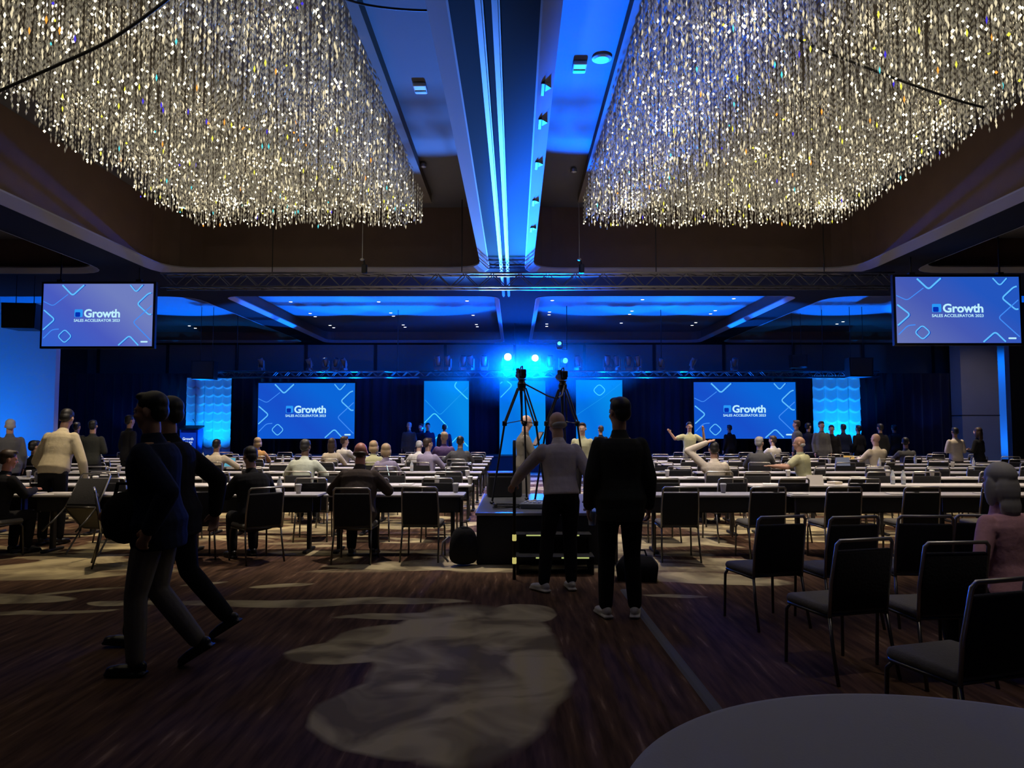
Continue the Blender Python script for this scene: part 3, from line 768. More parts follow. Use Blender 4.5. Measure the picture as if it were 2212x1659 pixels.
def strand_beads(xy, ln, g):
    # xy (N,2), ln (N,) strand lengths; returns verts, tris, mats
    cs, rs, hs, ms = [], [], [], []
    pitch = 0.085; nmax = int(ln.max() / pitch) + 1
    for j in range(nmax):
        z = ZT - 0.05 - j * pitch
        keep = (ZT - z) < ln
        k = keep.sum()
        if not k: continue
        c = np.column_stack([xy[keep], np.full(k, z)])
        cs.append(c); big = (g.random(k) < .35)
        rs.append(np.where(big, .016, .010)); hs.append(np.where(big, .034, .040))
        m = np.where(g.random(k) < .55, 1, 0)
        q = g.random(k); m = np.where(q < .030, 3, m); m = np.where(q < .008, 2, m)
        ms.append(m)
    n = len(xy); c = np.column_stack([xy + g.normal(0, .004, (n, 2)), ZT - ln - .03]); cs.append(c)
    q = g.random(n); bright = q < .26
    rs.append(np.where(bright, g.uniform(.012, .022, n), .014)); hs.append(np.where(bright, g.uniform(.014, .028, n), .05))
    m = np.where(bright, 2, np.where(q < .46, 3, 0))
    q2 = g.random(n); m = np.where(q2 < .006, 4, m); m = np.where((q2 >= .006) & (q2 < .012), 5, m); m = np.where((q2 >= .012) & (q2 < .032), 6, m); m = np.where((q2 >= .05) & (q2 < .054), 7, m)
    ms.append(m)
    C = np.concatenate(cs); rr = np.concatenate(rs); hh = np.concatenate(hs); mm = np.concatenate(ms)
    return beads(C, rr, hh, g.random(len(C)) * 3.14, mm)
def chandelier(label, x0, x1, y0, y1, px0, px1, seed):
    g = np.random.default_rng(seed)
    t = thing('crystal_chandelier', label, 'chandelier', (0, 0, 0), 0, 'ceiling filling crystal chandeliers')
    b = MB(); b.box(((px0 + px1) / 2, (y0 + y1) / 2, 6.70), (px1 - px0, y1 - y0 + .9, 0.19)); b.build('mounting_plate', mat('plate_bronze', (0.15, 0.13, 0.11), 0.8, spec=.15), t)
    dx = 0.112
    gx = np.arange(x0, x1 + .001, dx); gy = np.arange(y0, y1 + .001, dx)
    X, Y_ = np.meshgrid(gx, gy); X = X.ravel(); Y_ = Y_.ravel()
    keep = (X < .0) & (X > x0 + .0) | (X > 0)
    # module steps at the outer side
    mod = np.floor((Y_ - y0) / 1.3)
    out = np.where(X < -4, x0 + .55 * ((Y_ - y0) % 2.6) / 2.6, -99); keep = X >= out
    X, Y_ = X[keep], Y_[keep]
    X = X + g.normal(0, .022, len(X)); Y_ = Y_ + g.normal(0, .022, len(Y_))
    fx = ((X - x0) % 1.3) / 1.3; fy = ((Y_ - y0) % 1.3) / 1.3
    ln = 0.56 + 0.10 * np.sin(fx * np.pi) * np.sin(fy * np.pi) + g.uniform(-.06, .06, len(X))
    # those nearest the viewpoint in view: strands of their own
    infr = (Y_ > 7.2) & (np.abs(X) < Y_ * .66)
    order = np.argsort(np.where(infr, Y_ + .02 * np.abs(X), 99)); first = order[:100]; rest = order[100:]
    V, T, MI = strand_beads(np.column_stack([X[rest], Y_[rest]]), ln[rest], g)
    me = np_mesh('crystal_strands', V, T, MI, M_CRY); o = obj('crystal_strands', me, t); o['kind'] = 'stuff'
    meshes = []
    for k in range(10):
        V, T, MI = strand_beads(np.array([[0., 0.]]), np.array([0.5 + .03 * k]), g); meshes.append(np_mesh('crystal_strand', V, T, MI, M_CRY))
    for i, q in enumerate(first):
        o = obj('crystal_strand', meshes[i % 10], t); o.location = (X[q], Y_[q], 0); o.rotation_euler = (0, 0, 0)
    # lamps recessed among the strands
    ny = 6; nx = 3
    for i in range(nx):
        for j in range(ny):
            x = x0 + (x1 - x0) * (i + .5) / nx; y = y0 + (y1 - y0) * (j + .5) / ny
            spot((x, y, 6.5), (x, y, 0), CHAND_E, (1.0, 0.84, 0.58), 165, 0.3, 0.15)
            b = MB(); b.lathe([(.06, .1), (.06, .03), (.045, .02)], (x, y, 6.5), 12); b.build('lamp_can', M_TRIM, t)
CHAND_E = 9
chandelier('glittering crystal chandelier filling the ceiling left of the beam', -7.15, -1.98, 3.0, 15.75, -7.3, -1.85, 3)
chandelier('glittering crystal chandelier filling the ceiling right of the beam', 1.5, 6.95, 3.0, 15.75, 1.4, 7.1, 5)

# loose cables slung under the ceiling
def cable(pts, r, label):
    P = [Vector(p) for p in pts]; out = []
    for i in range(len(P) - 1):
        for k in range(8):
            t_ = k / 8; a = P[max(i - 1, 0)]; b0 = P[i]; c = P[i + 1]; d = P[min(i + 2, len(P) - 1)]
            out.append(0.5 * ((2 * b0) + (c - a) * t_ + (2 * a - 5 * b0 + 4 * c - d) * t_ ** 2 + (3 * b0 - a - 3 * c + d) * t_ ** 3))
    out.append(P[-1]); b = MB(); b.tube(out, r, 6); o = b.build('hanging_cable', mat('cable_black', (0.01, 0.01, 0.01), 0.6), smooth=True)
    tag(o, label, 'cable', 'cables slung under the ceiling')
cable([W(-60, 225, 7.6), W(0, 196, 7.5), W(130, 138, 7.3), W(240, 85, 7.1), W(360, 0, 6.9), W(420, -60, 6.8)], .018, 'black cable slung across the left chandelier')
cable([W(1640, 55, 8.9), W(1720, 85, 8.9), W(1800, 118, 8.9), W(1940, 172, 9.0), W(2060, 214, 9.1), W(2125, 232, 9.3)], .016, 'black cable slung across the right chandelier')
cable([W(700, -20, 8.2), W(780, 8, 8.2), W(880, 21, 8.3), W(1000, 22, 8.4), W(1110, 10, 8.4), W(1200, -8, 8.4)], .014, 'thin black cable crossing under the centre beam')

# ------------------------------------------------------------------ thin haze round the glaring stage lamps
hz = MB(); hz.ell((0, 0, 0), (4.2, 1.3, 1.5), 32, 20)
hm = bpy.data.materials.new('stage_haze'); hm.use_nodes = True; nt = hm.node_tree; nt.nodes.clear()
ho = nt.nodes.new('ShaderNodeOutputMaterial'); hv = nt.nodes.new('ShaderNodeVolumeScatter'); hv.inputs['Color'].default_value = (.9, .95, 1, 1)
hv.inputs['Anisotropy'].default_value = 0.2
tc = nt.nodes.new('ShaderNodeTexCoord'); mp = nt.nodes.new('ShaderNodeMapping'); mp.inputs['Scale'].default_value = (1 / 4.2, 1 / 1.3, 1 / 1.55)
gr = nt.nodes.new('ShaderNodeTexGradient'); gr.gradient_type = 'QUADRATIC_SPHERE'
mm = nt.nodes.new('ShaderNodeMath'); mm.operation = 'MULTIPLY'; mm.inputs[1].default_value = 0.6
nt.links.new(tc.outputs['Object'], mp.inputs[0]); nt.links.new(mp.outputs[0], gr.inputs[0]); nt.links.new(gr.outputs['Fac'], mm.inputs[0]); nt.links.new(mm.outputs[0], hv.inputs['Density']); nt.links.new(hv.outputs[0], ho.inputs['Volume'])
hz_o = hz.build('stage_haze', hm, smooth=True); hz_o.location = (.55, 25.1, 3.65); hz_o['kind'] = 'stuff'
tag(hz_o, 'thin blue lit haze glowing round the bright stage lamps', 'haze')
for px in (1097, 1156):
    p = W(px, 795, 24.85); l = bpy.data.lights.new('lamp_glow', 'POINT'); l.energy = 1100; l.color = (0.0, 0.085, 1.0); l.shadow_soft_size = .1
    o = bpy.data.objects.new('lamp_glow', l); COL.objects.link(o); o.location = (p.x, 24.85, p.z)
# ------------------------------------------------------------------ people
def remesh(mb, vox, smooth, name):
    me = bpy.data.meshes.new('t'); me.from_pydata(mb.v, [], mb.f)
    o = bpy.data.objects.new('t', me); COL.objects.link(o)
    m = o.modifiers.new('r', 'REMESH'); m.mode = 'VOXEL'; m.voxel_size = vox; m.use_smooth_shade = True
    if smooth:
        s = o.modifiers.new('s', 'SMOOTH'); s.factor = 0.5; s.iterations = smooth
    dg = bpy.context.evaluated_depsgraph_get()
    r = bpy.data.meshes.new_from_object(o.evaluated_get(dg)); r.name = name
    bpy.data.objects.remove(o); bpy.data.meshes.remove(me)
    r.polygons.foreach_set('use_smooth', [True] * len(r.polygons))
    return r
def limb(b, pts, rs, n=12):
    # tapered closed chain with ball joints
    pts = [Vector(p) for p in pts]
    for i in range(len(pts) - 1):
        a, c = pts[i], pts[i + 1]
        mid = (a + c) / 2
        b.tube([a, a + (c - a) * .33, a + (c - a) * .66, c], 0, n, rr=[rs[i], rs[i] * .66 + rs[i + 1] * .34 + .004, rs[i] * .34 + rs[i + 1] * .66 + .003, rs[i + 1]])
    for p, r in zip(pts, rs): b.ell(p, r, n, 8)
def V3(*a): return Vector(a)
def torso_rings(P, u, f, prof, inflate=0.0, n=20, shift=0.0):
    rx = V3(1, 0, 0); rings = []
    for d, hw, hd, off in prof:
        c = P + u * d + f * off
        ring = []
        for k in range(n):
            a = 2 * math.pi * k / n
            ca, sa = math.cos(a), math.sin(a)
            e = 0.85
            ring.append(c + rx * (math.copysign(abs(ca) ** e, ca) * (hw + inflate)) + f * (math.copysign(abs(sa) ** e, sa) * (hd + inflate)))
        rings.append(ring)
    return rings
TORSO = [(-.10, .10, .08, 0), (-.04, .155, .105, -.01), (.04, .168, .118, -.012), (.12, .158, .108, -.004), (.20, .148, .098, 0), (.30, .158, .108, 0), (.38, .166, .116, -.004), (.44, .170, .110, -.010), (.49, .150, .092, -.014), (.53, .105, .07, -.012), (.56, .07, .058, -.006), (.60, .055, .055, 0)]
def build_person_meshes(key, pose, vox, top='long', hair='short', belly=0.0, female=False, hands=False, jacket=False):
    """pose: P pelvis, lean deg, twist, arms [(elbow, wrist)]*2 (L=-x, R=+x), legs [(knee, ankle, toe dir deg)]*2, head yaw/pitch"""
    P = Vector(pose['P']); lean = R(pose.get('lean', 3)); u = V3(0, math.sin(lean), math.cos(lean)); f = V3(0, math.cos(lean), -math.sin(lean))
    prof = [(d, hw + (belly * .35 if .0 < d < .35 else 0), hd + (belly if .02 < d < .36 else 0), off + (belly * .5 if .02 < d < .36 else 0)) for d, hw, hd, off in TORSO]
    if female: prof = [(d, hw * (.9 if d > .1 else 1.0), hd * .95, off) for d, hw, hd, off in prof]
    shw = .168 if not female else .152
    S = [P + u * .475 + V3(sx * shw, 0, 0) - f * .012 for sx in (-1, 1)]
    hp = R(pose.get('hpitch', -lean * 57.3 * .6)); hy = R(pose.get('hyaw', 0))
    la = lean - hp if False else lean + R(pose.get('hpitch', 0))
    u2 = V3(0, math.sin(lean * .5 + R(pose.get('hpitch', 0)) * .6), math.cos(lean * .5 + R(pose.get('hpitch', 0)) * .6))
    NB = P + u * .56; HC = NB + u2 * .185
    hrot = Euler((-(lean * .3 + R(pose.get('hpitch', 0))), 0, hy)).to_matrix()
    hrot = Euler((0, 0, hy)).to_matrix() @ Euler((-(lean * .3 + R(pose.get('hpitch', 0))), 0, 0)).to_matrix()
    def H(x, y, z): return HC + hrot @ V3(x, y, z) * 1.05
    b = MB()
    b.rings(torso_rings(P, u, f, prof, -.008))
    limb(b, [P + u * .50, NB + u2 * .04, HC - u2 * .05], [.062, .056, .056])
    # head: skull, face, jaw, nose, ears, brow
    b.ell(H(0, -.012, .028), (.076, .096, .092), 16, 12, 0, hrot)
    b.ell(H(0, .022, -.028), (.060, .070, .085), 14, 10, 0, hrot)
    b.ell(H(0, .050, -.078), (.034, .034, .032), 10, 8, 0, hrot)
    b.ell(H(0, .092, -.020), (.013, .020, .018), 8, 6, 0, hrot)
    b.ell(H(0, .086, .004), (.010, .012, .026), 8, 6, 0, hrot)
    for sx in (-1, 1):
        b.ell(H(sx * .078, -.008, -.010), (.010, .020, .032), 8, 6, 0, hrot)
        b.ell(H(sx * .032, .066, -.028), (.022, .018, .022), 8, 6, 0, hrot)
        b.ell(H(sx * .028, .078, .022), (.022, .012, .008), 8, 6, 0, hrot)
    arms = []
    for i, sx in enumerate((-1, 1)):
        E, Wr = Vector(pose['arms'][i][0]), Vector(pose['arms'][i][1]); k = .88 if female else 1
        limb(b, [S[i], E, Wr], [.055 * k, .041 * k, .028 * k])
        d = (Wr - E).normalized()
        curl = pose.get('curl', 25); palm = V3(*pose['arms'][i][2]) if len(pose['arms'][i]) > 2 else V3(-sx, 0, -.2)
        palm = (palm - d * palm.dot(d)).normalized(); side = d.cross(palm).normalized()
        if side.dot(V3(0, 1, .3)) < 0: side = -side   # thumb side faces forward / up
        M3 = Matrix((side, d, palm)).transposed()
        b.ell(Wr + d * .045, (.040, .050, .017), 12, 8, 0, M3)
        if hands:
            for j, (o_, L_) in enumerate(((.030, .072), (.010, .082), (-.010, .076), (-.029, .060))):
                p0 = Wr + d * .075 + side * o_; pts = [p0]; ang = R(curl * (.6 + .1 * j)); dd = d
                for s_, fr in enumerate((.45, .32, .23)):
                    dd = (d * math.cos(ang * (s_ + .4)) + palm * math.sin(ang * (s_ + .4))).normalized()
                    pts.append(pts[-1] + dd * L_ * fr)
                limb(b, pts, [.0095, .009, .0082, .0072], 8)
            p0 = Wr + d * .022 + side * .034 + palm * .006
            limb(b, [p0, p0 + (side * .7 + d * .75 + palm * .3).normalized() * .036, p0 + (side * .45 + d * .9 + palm * .5).normalized() * .066], [.0125, .0105, .0085], 8)
        else:
            b.ell(Wr + d * .105 + palm * .01, (.036, .045, .014), 10, 6, 0, M3)
            limb(b, [Wr + d * .03 + side * .03, Wr + d * .07 + side * .055 + palm * .01], [.012, .009], 6)
        arms.append((S[i], E, Wr))
    legs = []
    for i, sx in enumerate((-1, 1)):
        hip = P + V3(sx * .092, 0, -.03) + f * .0
        K, A = Vector(pose['legs'][i][0]), Vector(pose['legs'][i][1])
        limb(b, [hip, K, A], [.082, .052, .036]); legs.append((hip, K, A))
    out = {}
    body = remesh(b, vox if vox < .011 else vox * .8, 2 if vox < .011 else 1, 'body')
    # eyes and lips are extra faces of the same body mesh
    nb = MB(); nb.add([v.co for v in body.vertices], [tuple(p.vertices) for p in body.polygons], 0)
    for sx in (-1, 1):
        nb.ell(H(sx * .030, .079, .006), (.013, .009, .0095), 8, 6, 1, hrot); nb.ell(H(sx * .030, .0865, .006), (.006, .004, .006), 6, 5, 2, hrot)
    nb.ell(H(0, .080, -.052), (.024, .010, .007), 10, 6, 3, hrot)
    out['body'] = nb.mesh('body', [M_SKIN['tan'], mat('eye_white', (.6, .6, .6), .3), mat('eye_dark', (.02, .015, .01), .2), mat('lips', (.30, .12, .10), .5)], True)
    bpy.data.meshes.remove(body)
    # top
    b = MB(); infl = .014 if not jacket else .034
    lo = -.09 if jacket else -.03
    if top == 'tuck': lo = .03
    pr = [(max(d, lo), hw + (.014 if jacket and d < .1 else 0), hd + (.012 if jacket and d < .1 else 0), off) for d, hw, hd, off in prof if d <= .545]
    if jacket: pr = [(-.14, .150, .115, -.01), (-.08, .168, .120, -.01)] + [q for q in pr if q[0] > -.05]
    else: pr = [(lo - .02, .150, .105, -.01)] + [q for q in pr if q[0] > lo + .001]
    b.rings(torso_rings(P, u, f, pr, infl))
    limb(b, [P + u * .52 - f * .008, P + u * .565], [.085, .066 if not jacket else .07])
    for i, (s_, E, Wr) in enumerate(arms):
        q = .016 if not jacket else .024; k = .88 if female else 1
        sh = s_ + V3(0, 0, .0)
        if top in ('long', 'tuck'): limb(b, [sh, E, Wr - (Wr - E).normalized() * .015], [.062 * k + q * .3, .046 * k + q * .85, .032 * k + q * .8])
        else: m_ = s_ + (E - s_) * .62; limb(b, [sh, m_], [.064 + q * .6, .056 + q])
        b.ell(sh - u * .04, (.062 + q * .5, .064 + q * .4, .075), 12, 8)
    out['jacket' if jacket else ('shirt')] = remesh(b, vox, 3, 'shirt')
    # trousers
    b = MB(); b.rings(torso_rings(P, u, f, [q for q in prof if q[0] < .15], .010))
    for hip, K, A in legs:
        limb(b, [hip, K, A + (K - A).normalized() * .02], [.098, .070, .058])
    out['trousers'] = remesh(b, vox, 3, 'trousers')
    # shoes
    for i, (hip, K, A) in enumerate(legs):
        b = MB(); yaw = R(pose['legs'][i][2]) if len(pose['legs'][i]) > 2 else 0; pit = R(pose['legs'][i][3]) if len(pose['legs'][i]) > 3 else 0
        r_ = Euler((0, 0, yaw)).to_matrix() @ Euler((pit, 0, 0)).to_matrix()
        def Q(x, y, z): return A + r_ @ V3(x, y, z)
        b.ell(Q(0, -.02, -.035), (.038, .055, .045), 12, 8, 0, r_); b.ell(Q(0, .07, -.05), (.045, .095, .032), 12, 8, 0, r_); b.ell(Q(0, .135, -.055), (.042, .05, .027), 12, 8, 0, r_)
        b.rbox(Q(0, .055, -.076), (.086, .26, .022), .01, 0, r_)
        out['shoe%d' % i] = remesh(b, max(vox * .8, .007), 1, 'shoe')
    # hair
    b = MB()
    if hair == 'short':
        b.ell(H(0, -.022, .048), (.085, .098, .085), 16, 12, 0, hrot); b.ell(H(0, -.055, .0), (.076, .060, .075), 12, 8, 0, hrot)
        b.ell(H(0, .035, .098), (.06, .05, .028), 12, 8, 0, hrot)
    elif hair == 'balding':
        b.ell(H(0, -.040, -.022), (.082, .070, .040), 16, 10, 0, hrot)
    elif hair == 'long':
        b.ell(H(0, -.024, .044), (.092, .102, .092), 16, 12, 0, hrot); b.ell(H(0, -.065, -.05), (.092, .060, .13), 14, 10, 0, hrot)
        b.ell(H(0, -.075, -.15), (.085, .045, .10), 12, 8, 0, hrot)
        for sx in (-1, 1): b.ell(H(sx * .080, -.01, -.06), (.024, .045, .10), 10, 8, 0, hrot)
    elif hair == 'bob':
        b.ell(H(0, -.022, .04), (.096, .106, .094), 16, 12, 0, hrot); b.ell(H(0, -.05, -.05), (.10, .072, .08), 14, 10, 0, hrot)
        for sx in (-1, 1): b.ell(H(sx * .078, .005, -.04), (.026, .05, .075), 10, 8, 0, hrot)
    if b.v: out['hair'] = remesh(b, max(vox * .8, .008), 2, 'hair')
    return out
M_SKIN = {'tan': mat('skin_tan', (.48, .27, .18), .55), 'pale': mat('skin_pale', (.60, .38, .28), .55), 'dark': mat('skin_dark', (.10, .055, .035), .5), 'red': mat('skin_ruddy', (.60, .26, .18), .5)}
def cloth(name, c, v=.15): return mat('cloth_' + name, c, .92, 0, .35, 14, vary=v, spec=.2)
PCACHE = {}
def person(label, loc, rz, key, pose, scale, top_m, bot_m, shoe_m, hair_m, skin, vox=.012, group=None, **kw):
    ck = (key, vox, tuple(sorted(kw.items())))
    if ck not in PCACHE: PCACHE[ck] = build_person_meshes(key, pose, vox, **kw)
    ms = PCACHE[ck]
    t = bpy.data.objects.new('person', ms['body']); COL.objects.link(t)
    t.location = loc; t.rotation_euler = (0, 0, rz); t.scale = (scale,) * 3
    tag(t, label, 'person', group)
    t.material_slots[0].link = 'OBJECT'; t.material_slots[0].material = M_SKIN[skin]
    for nm, me in ms.items():
        if nm == 'body': continue
        m = {'shirt': top_m, 'jacket': top_m, 'trousers': bot_m, 'shoe0': shoe_m, 'shoe1': shoe_m, 'hair': hair_m}[nm]
        if not me.materials: me.materials.append(m)
        o = obj(nm.rstrip('01'), me, t); o.material_slots[0].link = 'OBJECT'; o.material_slots[0].material = m
    return t
C_ = dict(navy=cloth('navy', (.012, .018, .045)), black=cloth('black', (.012, .012, .014)), olive=cloth('dark_olive', (.030, .032, .028)), khaki=cloth('khaki_grey', (.17, .16, .15)),
    beige=cloth('beige_knit', (.62, .54, .36)), white=cloth('white_shirt', (.62, .60, .58)), lav=cloth('pale_grey_shirt', (.58, .52, .55)), brown=cloth('brown_jacket', (.075, .058, .05)),
    grey=cloth('grey_jacket', (.10, .10, .105)), cream=cloth('cream', (.66, .58, .46)), lime=cloth('pale_yellow_green', (.50, .50, .30)), pink=cloth('dusty_pink', (.66, .36, .42)), orange=cloth('orange_knit', (.62, .36, .14)),
    tan=cloth('tan_grey_shirt', (.12, .11, .09)), purple=cloth('purple', (.16, .10, .24)), sage=cloth('pale_sage', (.46, .50, .42)), lilac=cloth('lilac', (.36, .32, .46)))
HB = mat('hair_black', (.010, .009, .009), .5); HN = mat('hair_brown', (.045, .026, .016), .5); HG = mat('hair_grey', (.40, .39, .39), .6); HL = mat('hair_blonde', (.42, .30, .17), .5)
SB = mat('shoe_black', (.012, .012, .012), .35); SW = mat('shoe_white', (.62, .60, .58), .6)

def p_stand(lean=2, hy=0, hp=0, aw=.0, P=.93):
    return dict(P=(0, 0, P), lean=lean, hyaw=hy, hpitch=hp, arms=[((-.215 - aw, -.03, 1.14), (-.23 - aw, .06, .90)), ((.215 + aw, -.03, 1.14), (.23 + aw, .06, .90))],
                legs=[((-.10, .02, .50), (-.11, -.01, .095), 8), ((.10, .02, .50), (.11, -.01, .095), -8)])
def p_stand_fold(hy=0): 
    p = p_stand(2, hy); p['arms'] = [((-.24, .02, 1.15), (-.08, .26, 1.16)), ((.24, .02, 1.15), (.08, .26, 1.18))]; return p
def p_sit(lean=8, hy=0, hp=0, arms='table', spread=.0):
    sh = .50
    A = {'table': [((-.27 - spread, .20, .78), (-.14 - spread, .44, .82), (0, 0, -1)), ((.27 + spread, .20, .78), (.14 + spread, .44, .82), (0, 0, -1))],
         'lap': [((-.25, .02, .76), (-.12, .24, .68), (0, 0, -1)), ((.25, .02, .76), (.12, .24, .68), (0, 0, -1))],
         'headback': [((-.42, .12, 1.22), (-.12, .03, 1.36)), ((.27, .18, .80), (.16, .42, .82), (0, 0, -1))],
         'left': [((-.34, .16, .82), (-.46, .38, .84), (0, 0, -1)), ((.24, .20, .80), (.02, .44, .84), (0, 0, -1))]}[arms]
    return dict(P=(0, 0, sh), lean=lean, hyaw=hy, hpitch=hp, arms=A, legs=[((-.13, .40, .50), (-.13, .36, .095), 6), ((.13, .40, .50), (.13, .36, .095), -6)])

# --- the near figures
def at(px, D): return (WX(px, D), D, 0)
walkA = dict(P=(0, .02, .92), lean=5, hyaw=0, hpitch=4, curl=50, arms=[((-.24, -.16, 1.16), (-.25, -.05, .93)), ((.24, .10, 1.13), (.25, .34, 1.00))],
             legs=[((-.09, .10, .50), (-.09, .09, .095), 0, 0), ((.09, .05, .50), (.10, -.22, .17), 0, -32)])
person('person in a dark navy jacket and grey khaki trousers walking left, nearest the camera', at(352, 4.97), R(90), 'walkA', walkA, 1.03, C_['navy'], C_['khaki'], SB, HB, 'tan', .009, hands=True, jacket=True)
walkB = dict(P=(0, .03, .90), lean=6, hyaw=0, hpitch=3, curl=45, arms=[((-.24, .12, 1.14), (-.25, .34, .98)), ((.24, -.18, 1.15), (.25, -.16, .90))],
             legs=[((-.09, .20, .52), (-.09, .28, .095), 0, 4), ((.09, -.04, .50), (.09, -.33, .17), 0, -32)])
person('person all in black striding left behind the navy jacket walker', at(392, 5.62), R(90), 'walkB', walkB, 1.04, C_['black'], C_['black'], SB, HB, 'tan', .010, hands=True, jacket=True)
standD = p_stand(1, 25, 0, .02); standD['curl'] = 40
standD['legs'] = [((-.11, .03, .50), (-.125, .0, .095), 14), ((.10, .03, .50), (.115, .0, .095), -14)]
person('person with dark hair, dark olive jacket and white shoes standing with back turned', at(1338, 6.38), R(2), 'standD', standD, 1.035, C_['olive'], C_['black'], SW, HB, 'tan', .009, hands=True, jacket=True)
pl = WX(1128, 8.3) - WX(1215, 7.62)
reach = dict(P=(0, 0, .91), lean=10, hyaw=15, hpitch=14, curl=45, arms=[((-.33, .26, 1.16), (-.36, .50, 1.02), (0, 0, -1)), ((.27, -.06, 1.14), (.29, .02, .90))],
             legs=[((-.13, .05, .50), (-.19, -.02, .095), 25), ((.10, .04, .50), (.10, .0, .095), -5)])
person('bald person in a pale grey shirt and black trousers leaning to the tech riser', at(1212, 7.42), R(14), 'reach', reach, 1.0, C_['lav'], C_['black'], SW, HG, 'pale', .009, top='tuck', hair='balding', hands=True)
oper = dict(P=(0, 0, .93), lean=3, hyaw=0, hpitch=12, arms=[((-.23, .12, 1.15), (-.10, .36, 1.22), (0, 0, 1)), ((.23, .12, 1.15), (.10, .36, 1.22), (0, 0, 1))], legs=p_stand()['legs'])
person('bald person in a tan shirt in profile holding a tablet behind the tripod', at(1130, 12.15), R(-78), 'oper', oper, 1.01, C_['tan'], C_['khaki'], SB, HG, 'pale', .011, top='long', hair='bald')
person('person with long grey hair and dusty pink sweater seated at the right edge', (WX(2178, 4.95), 4.95, 0), R(18), 'womanF', p_sit(8, 0, 0, 'lap'), 1.0, C_['pink'], C_['black'], SB, HG, 'pale', .009, hair='long', female=True, hands=True)
ROW = [9.5 + 1.6 * i for i in range(9)]
def sit_at(px, row, dy=-.24): return (WX(px, ROW[row] + dy), ROW[row] + dy, 0)
SEATED = []   # (x, row) of taken seats
def seat_person(label, px, row, rz, key, pose, sc, topc, bot, hm, skin, dy=-.30, **kw):
    l = sit_at(px, row, dy); SEATED.append((l[0], row, R(rz), label)); 
    return person(label, l, R(rz), key, pose, sc, C_[topc], C_[bot], SB, hm, skin, kw.pop('vox', .014), **kw)
seat_person('balding person in a brown grey suit jacket seated in the first row', 772, 0, 0, 'sitG', p_sit(16, 0, 12, 'table', .06), 1.06, 'brown', 'black', HN, 'red', dy=-.44, vox=.010, hair='balding', jacket=True, belly=.05, hands=True)
seat_person('dark haired person in a black suit seated at left, turned sideways', 556, 0, 42, 'sitH', p_sit(16, 0, 10, 'table'), 1.02, 'black', 'black', HB, 'tan', dy=-.44, vox=.010, jacket=True, hands=True)
seat_person('person at the left frame edge in dark clothes resting a ruddy face', -6, 0, -20, 'sitI', p_sit(14, -30, 6, 'table'), .98, 'black', 'black', HN, 'red', dy=-.2, vox=.012)
seat_person('person in a pale sage jumper with cropped dark hair seated in the second row', 655, 2, 0, 'sitK', p_sit(12, -8, 8, 'table', .05), 1.04, 'sage', 'black', HB, 'dark', vox=.012)
seat_person('person in a cream shirt with a hand behind the head, right side', 1543, 2, 0, 'sitHB', p_sit(4, 0, 8, 'headback'), 1.0, 'cream', 'black', HB, 'tan', vox=.012)
seat_person('grey haired person in a grey jacket seated right, beside the yellow green shirt', 1640, 4, -18, 'sitGr', p_sit(8, -25, 0, 'table'), 1.04, 'grey', 'black', HG, 'pale', vox=.012, jacket=True, hair='short')
seat_person('bald person in a pale yellow green shirt turned left in profile', 1738, 3, 42, 'sitL', p_sit(10, 28, 0, 'left'), 1.06, 'lime', 'black', HG, 'tan', vox=.012, top='short', hair='balding')
seat_person('bald person in a cream shirt seated right, facing a laptop', 1895, 5, 12, 'sitM', p_sit(6, 10, 0, 'table'), 1.08, 'cream', 'black', HG, 'pale', vox=.014, hair='bald')
seat_person('person in a cream shirt with both elbows out before the left relief panel', 466, 4, 0, 'sitB', p_sit(6, 0, 6, 'table', .14), 1.0, 'cream', 'black', HB, 'tan')
seat_person('blonde person in an orange knit top seated far left', 556, 6, 10, 'sitW', p_sit(8, 0, 0, 'table'), 1.0, 'orange', 'black', HL, 'pale', hair='bob', female=True)
seat_person('person with long brown hair and cream top seated below the left screen', 716, 5, 0, 'sitWl', p_sit(8, 0, 0, 'table'), 1.0, 'cream', 'black', HN, 'pale', hair='long', female=True)
seat_person('person with short brown hair turned right beside the long brown hair', 741, 6, -30, 'sitS', p_sit(6, -30, 0, 'table'), 1.02, 'white', 'black', HN, 'pale')
seat_person('blonde person in a cream top seated left of another blonde person', 806, 4, 0, 'sitW', p_sit(8, 0, 0, 'table'), .98, 'lime', 'black', HL, 'pale', hair='bob', female=True)
seat_person('curly fair haired person in lilac, the right one of two blondes', 834, 3, 8, 'sitW', p_sit(8, 0, 0, 'table'), .96, 'lilac', 'black', HL, 'pale', hair='bob', female=True)
seat_person('person in a white top with head down left of the lilac shirt', 902, 5, 0, 'sitD', p_sit(24, 0, 30, 'table'), 1.0, 'white', 'black', HG, 'pale')
seat_person('person in a lilac shirt seated low before the leftmost led panel', 922, 4, -20, 'sitS', p_sit(6, -30, 0, 'table'), 1.02, 'lilac', 'black', HN, 'pale')
seat_person('fair person in a purple top seated before the leftmost led panel', 960, 6, 10, 'sitS2', p_sit(6, 20, 0, 'table'), 1.1, 'purple', 'black', HL, 'pale')
seat_person('dark haired person in a grey jacket, rightmost seated on the left side', 992, 5, -10, 'sitJ', p_sit(10, 0, 0, 'left'), 1.04, 'grey', 'black', HB, 'tan', jacket=True)
seat_person('small seated dark figure before the blue left wall', 72, 3, 0, 'sitS', p_sit(6, -30, 0, 'table'), 1.0, 'black', 'black', HB, 'tan')
seat_person('seated person behind the black pair of walkers, grey shirt', 322, 3, 20, 'sitS2', p_sit(6, 20, 0, 'table'), 1.0, 'grey', 'black', HN, 'tan')
seat_person('seated person in dark clothes near the dark drape on the right', 1958, 6, 0, 'sitS', p_sit(6, -30, 0, 'table'), 1.0, 'grey', 'black', HB, 'tan')
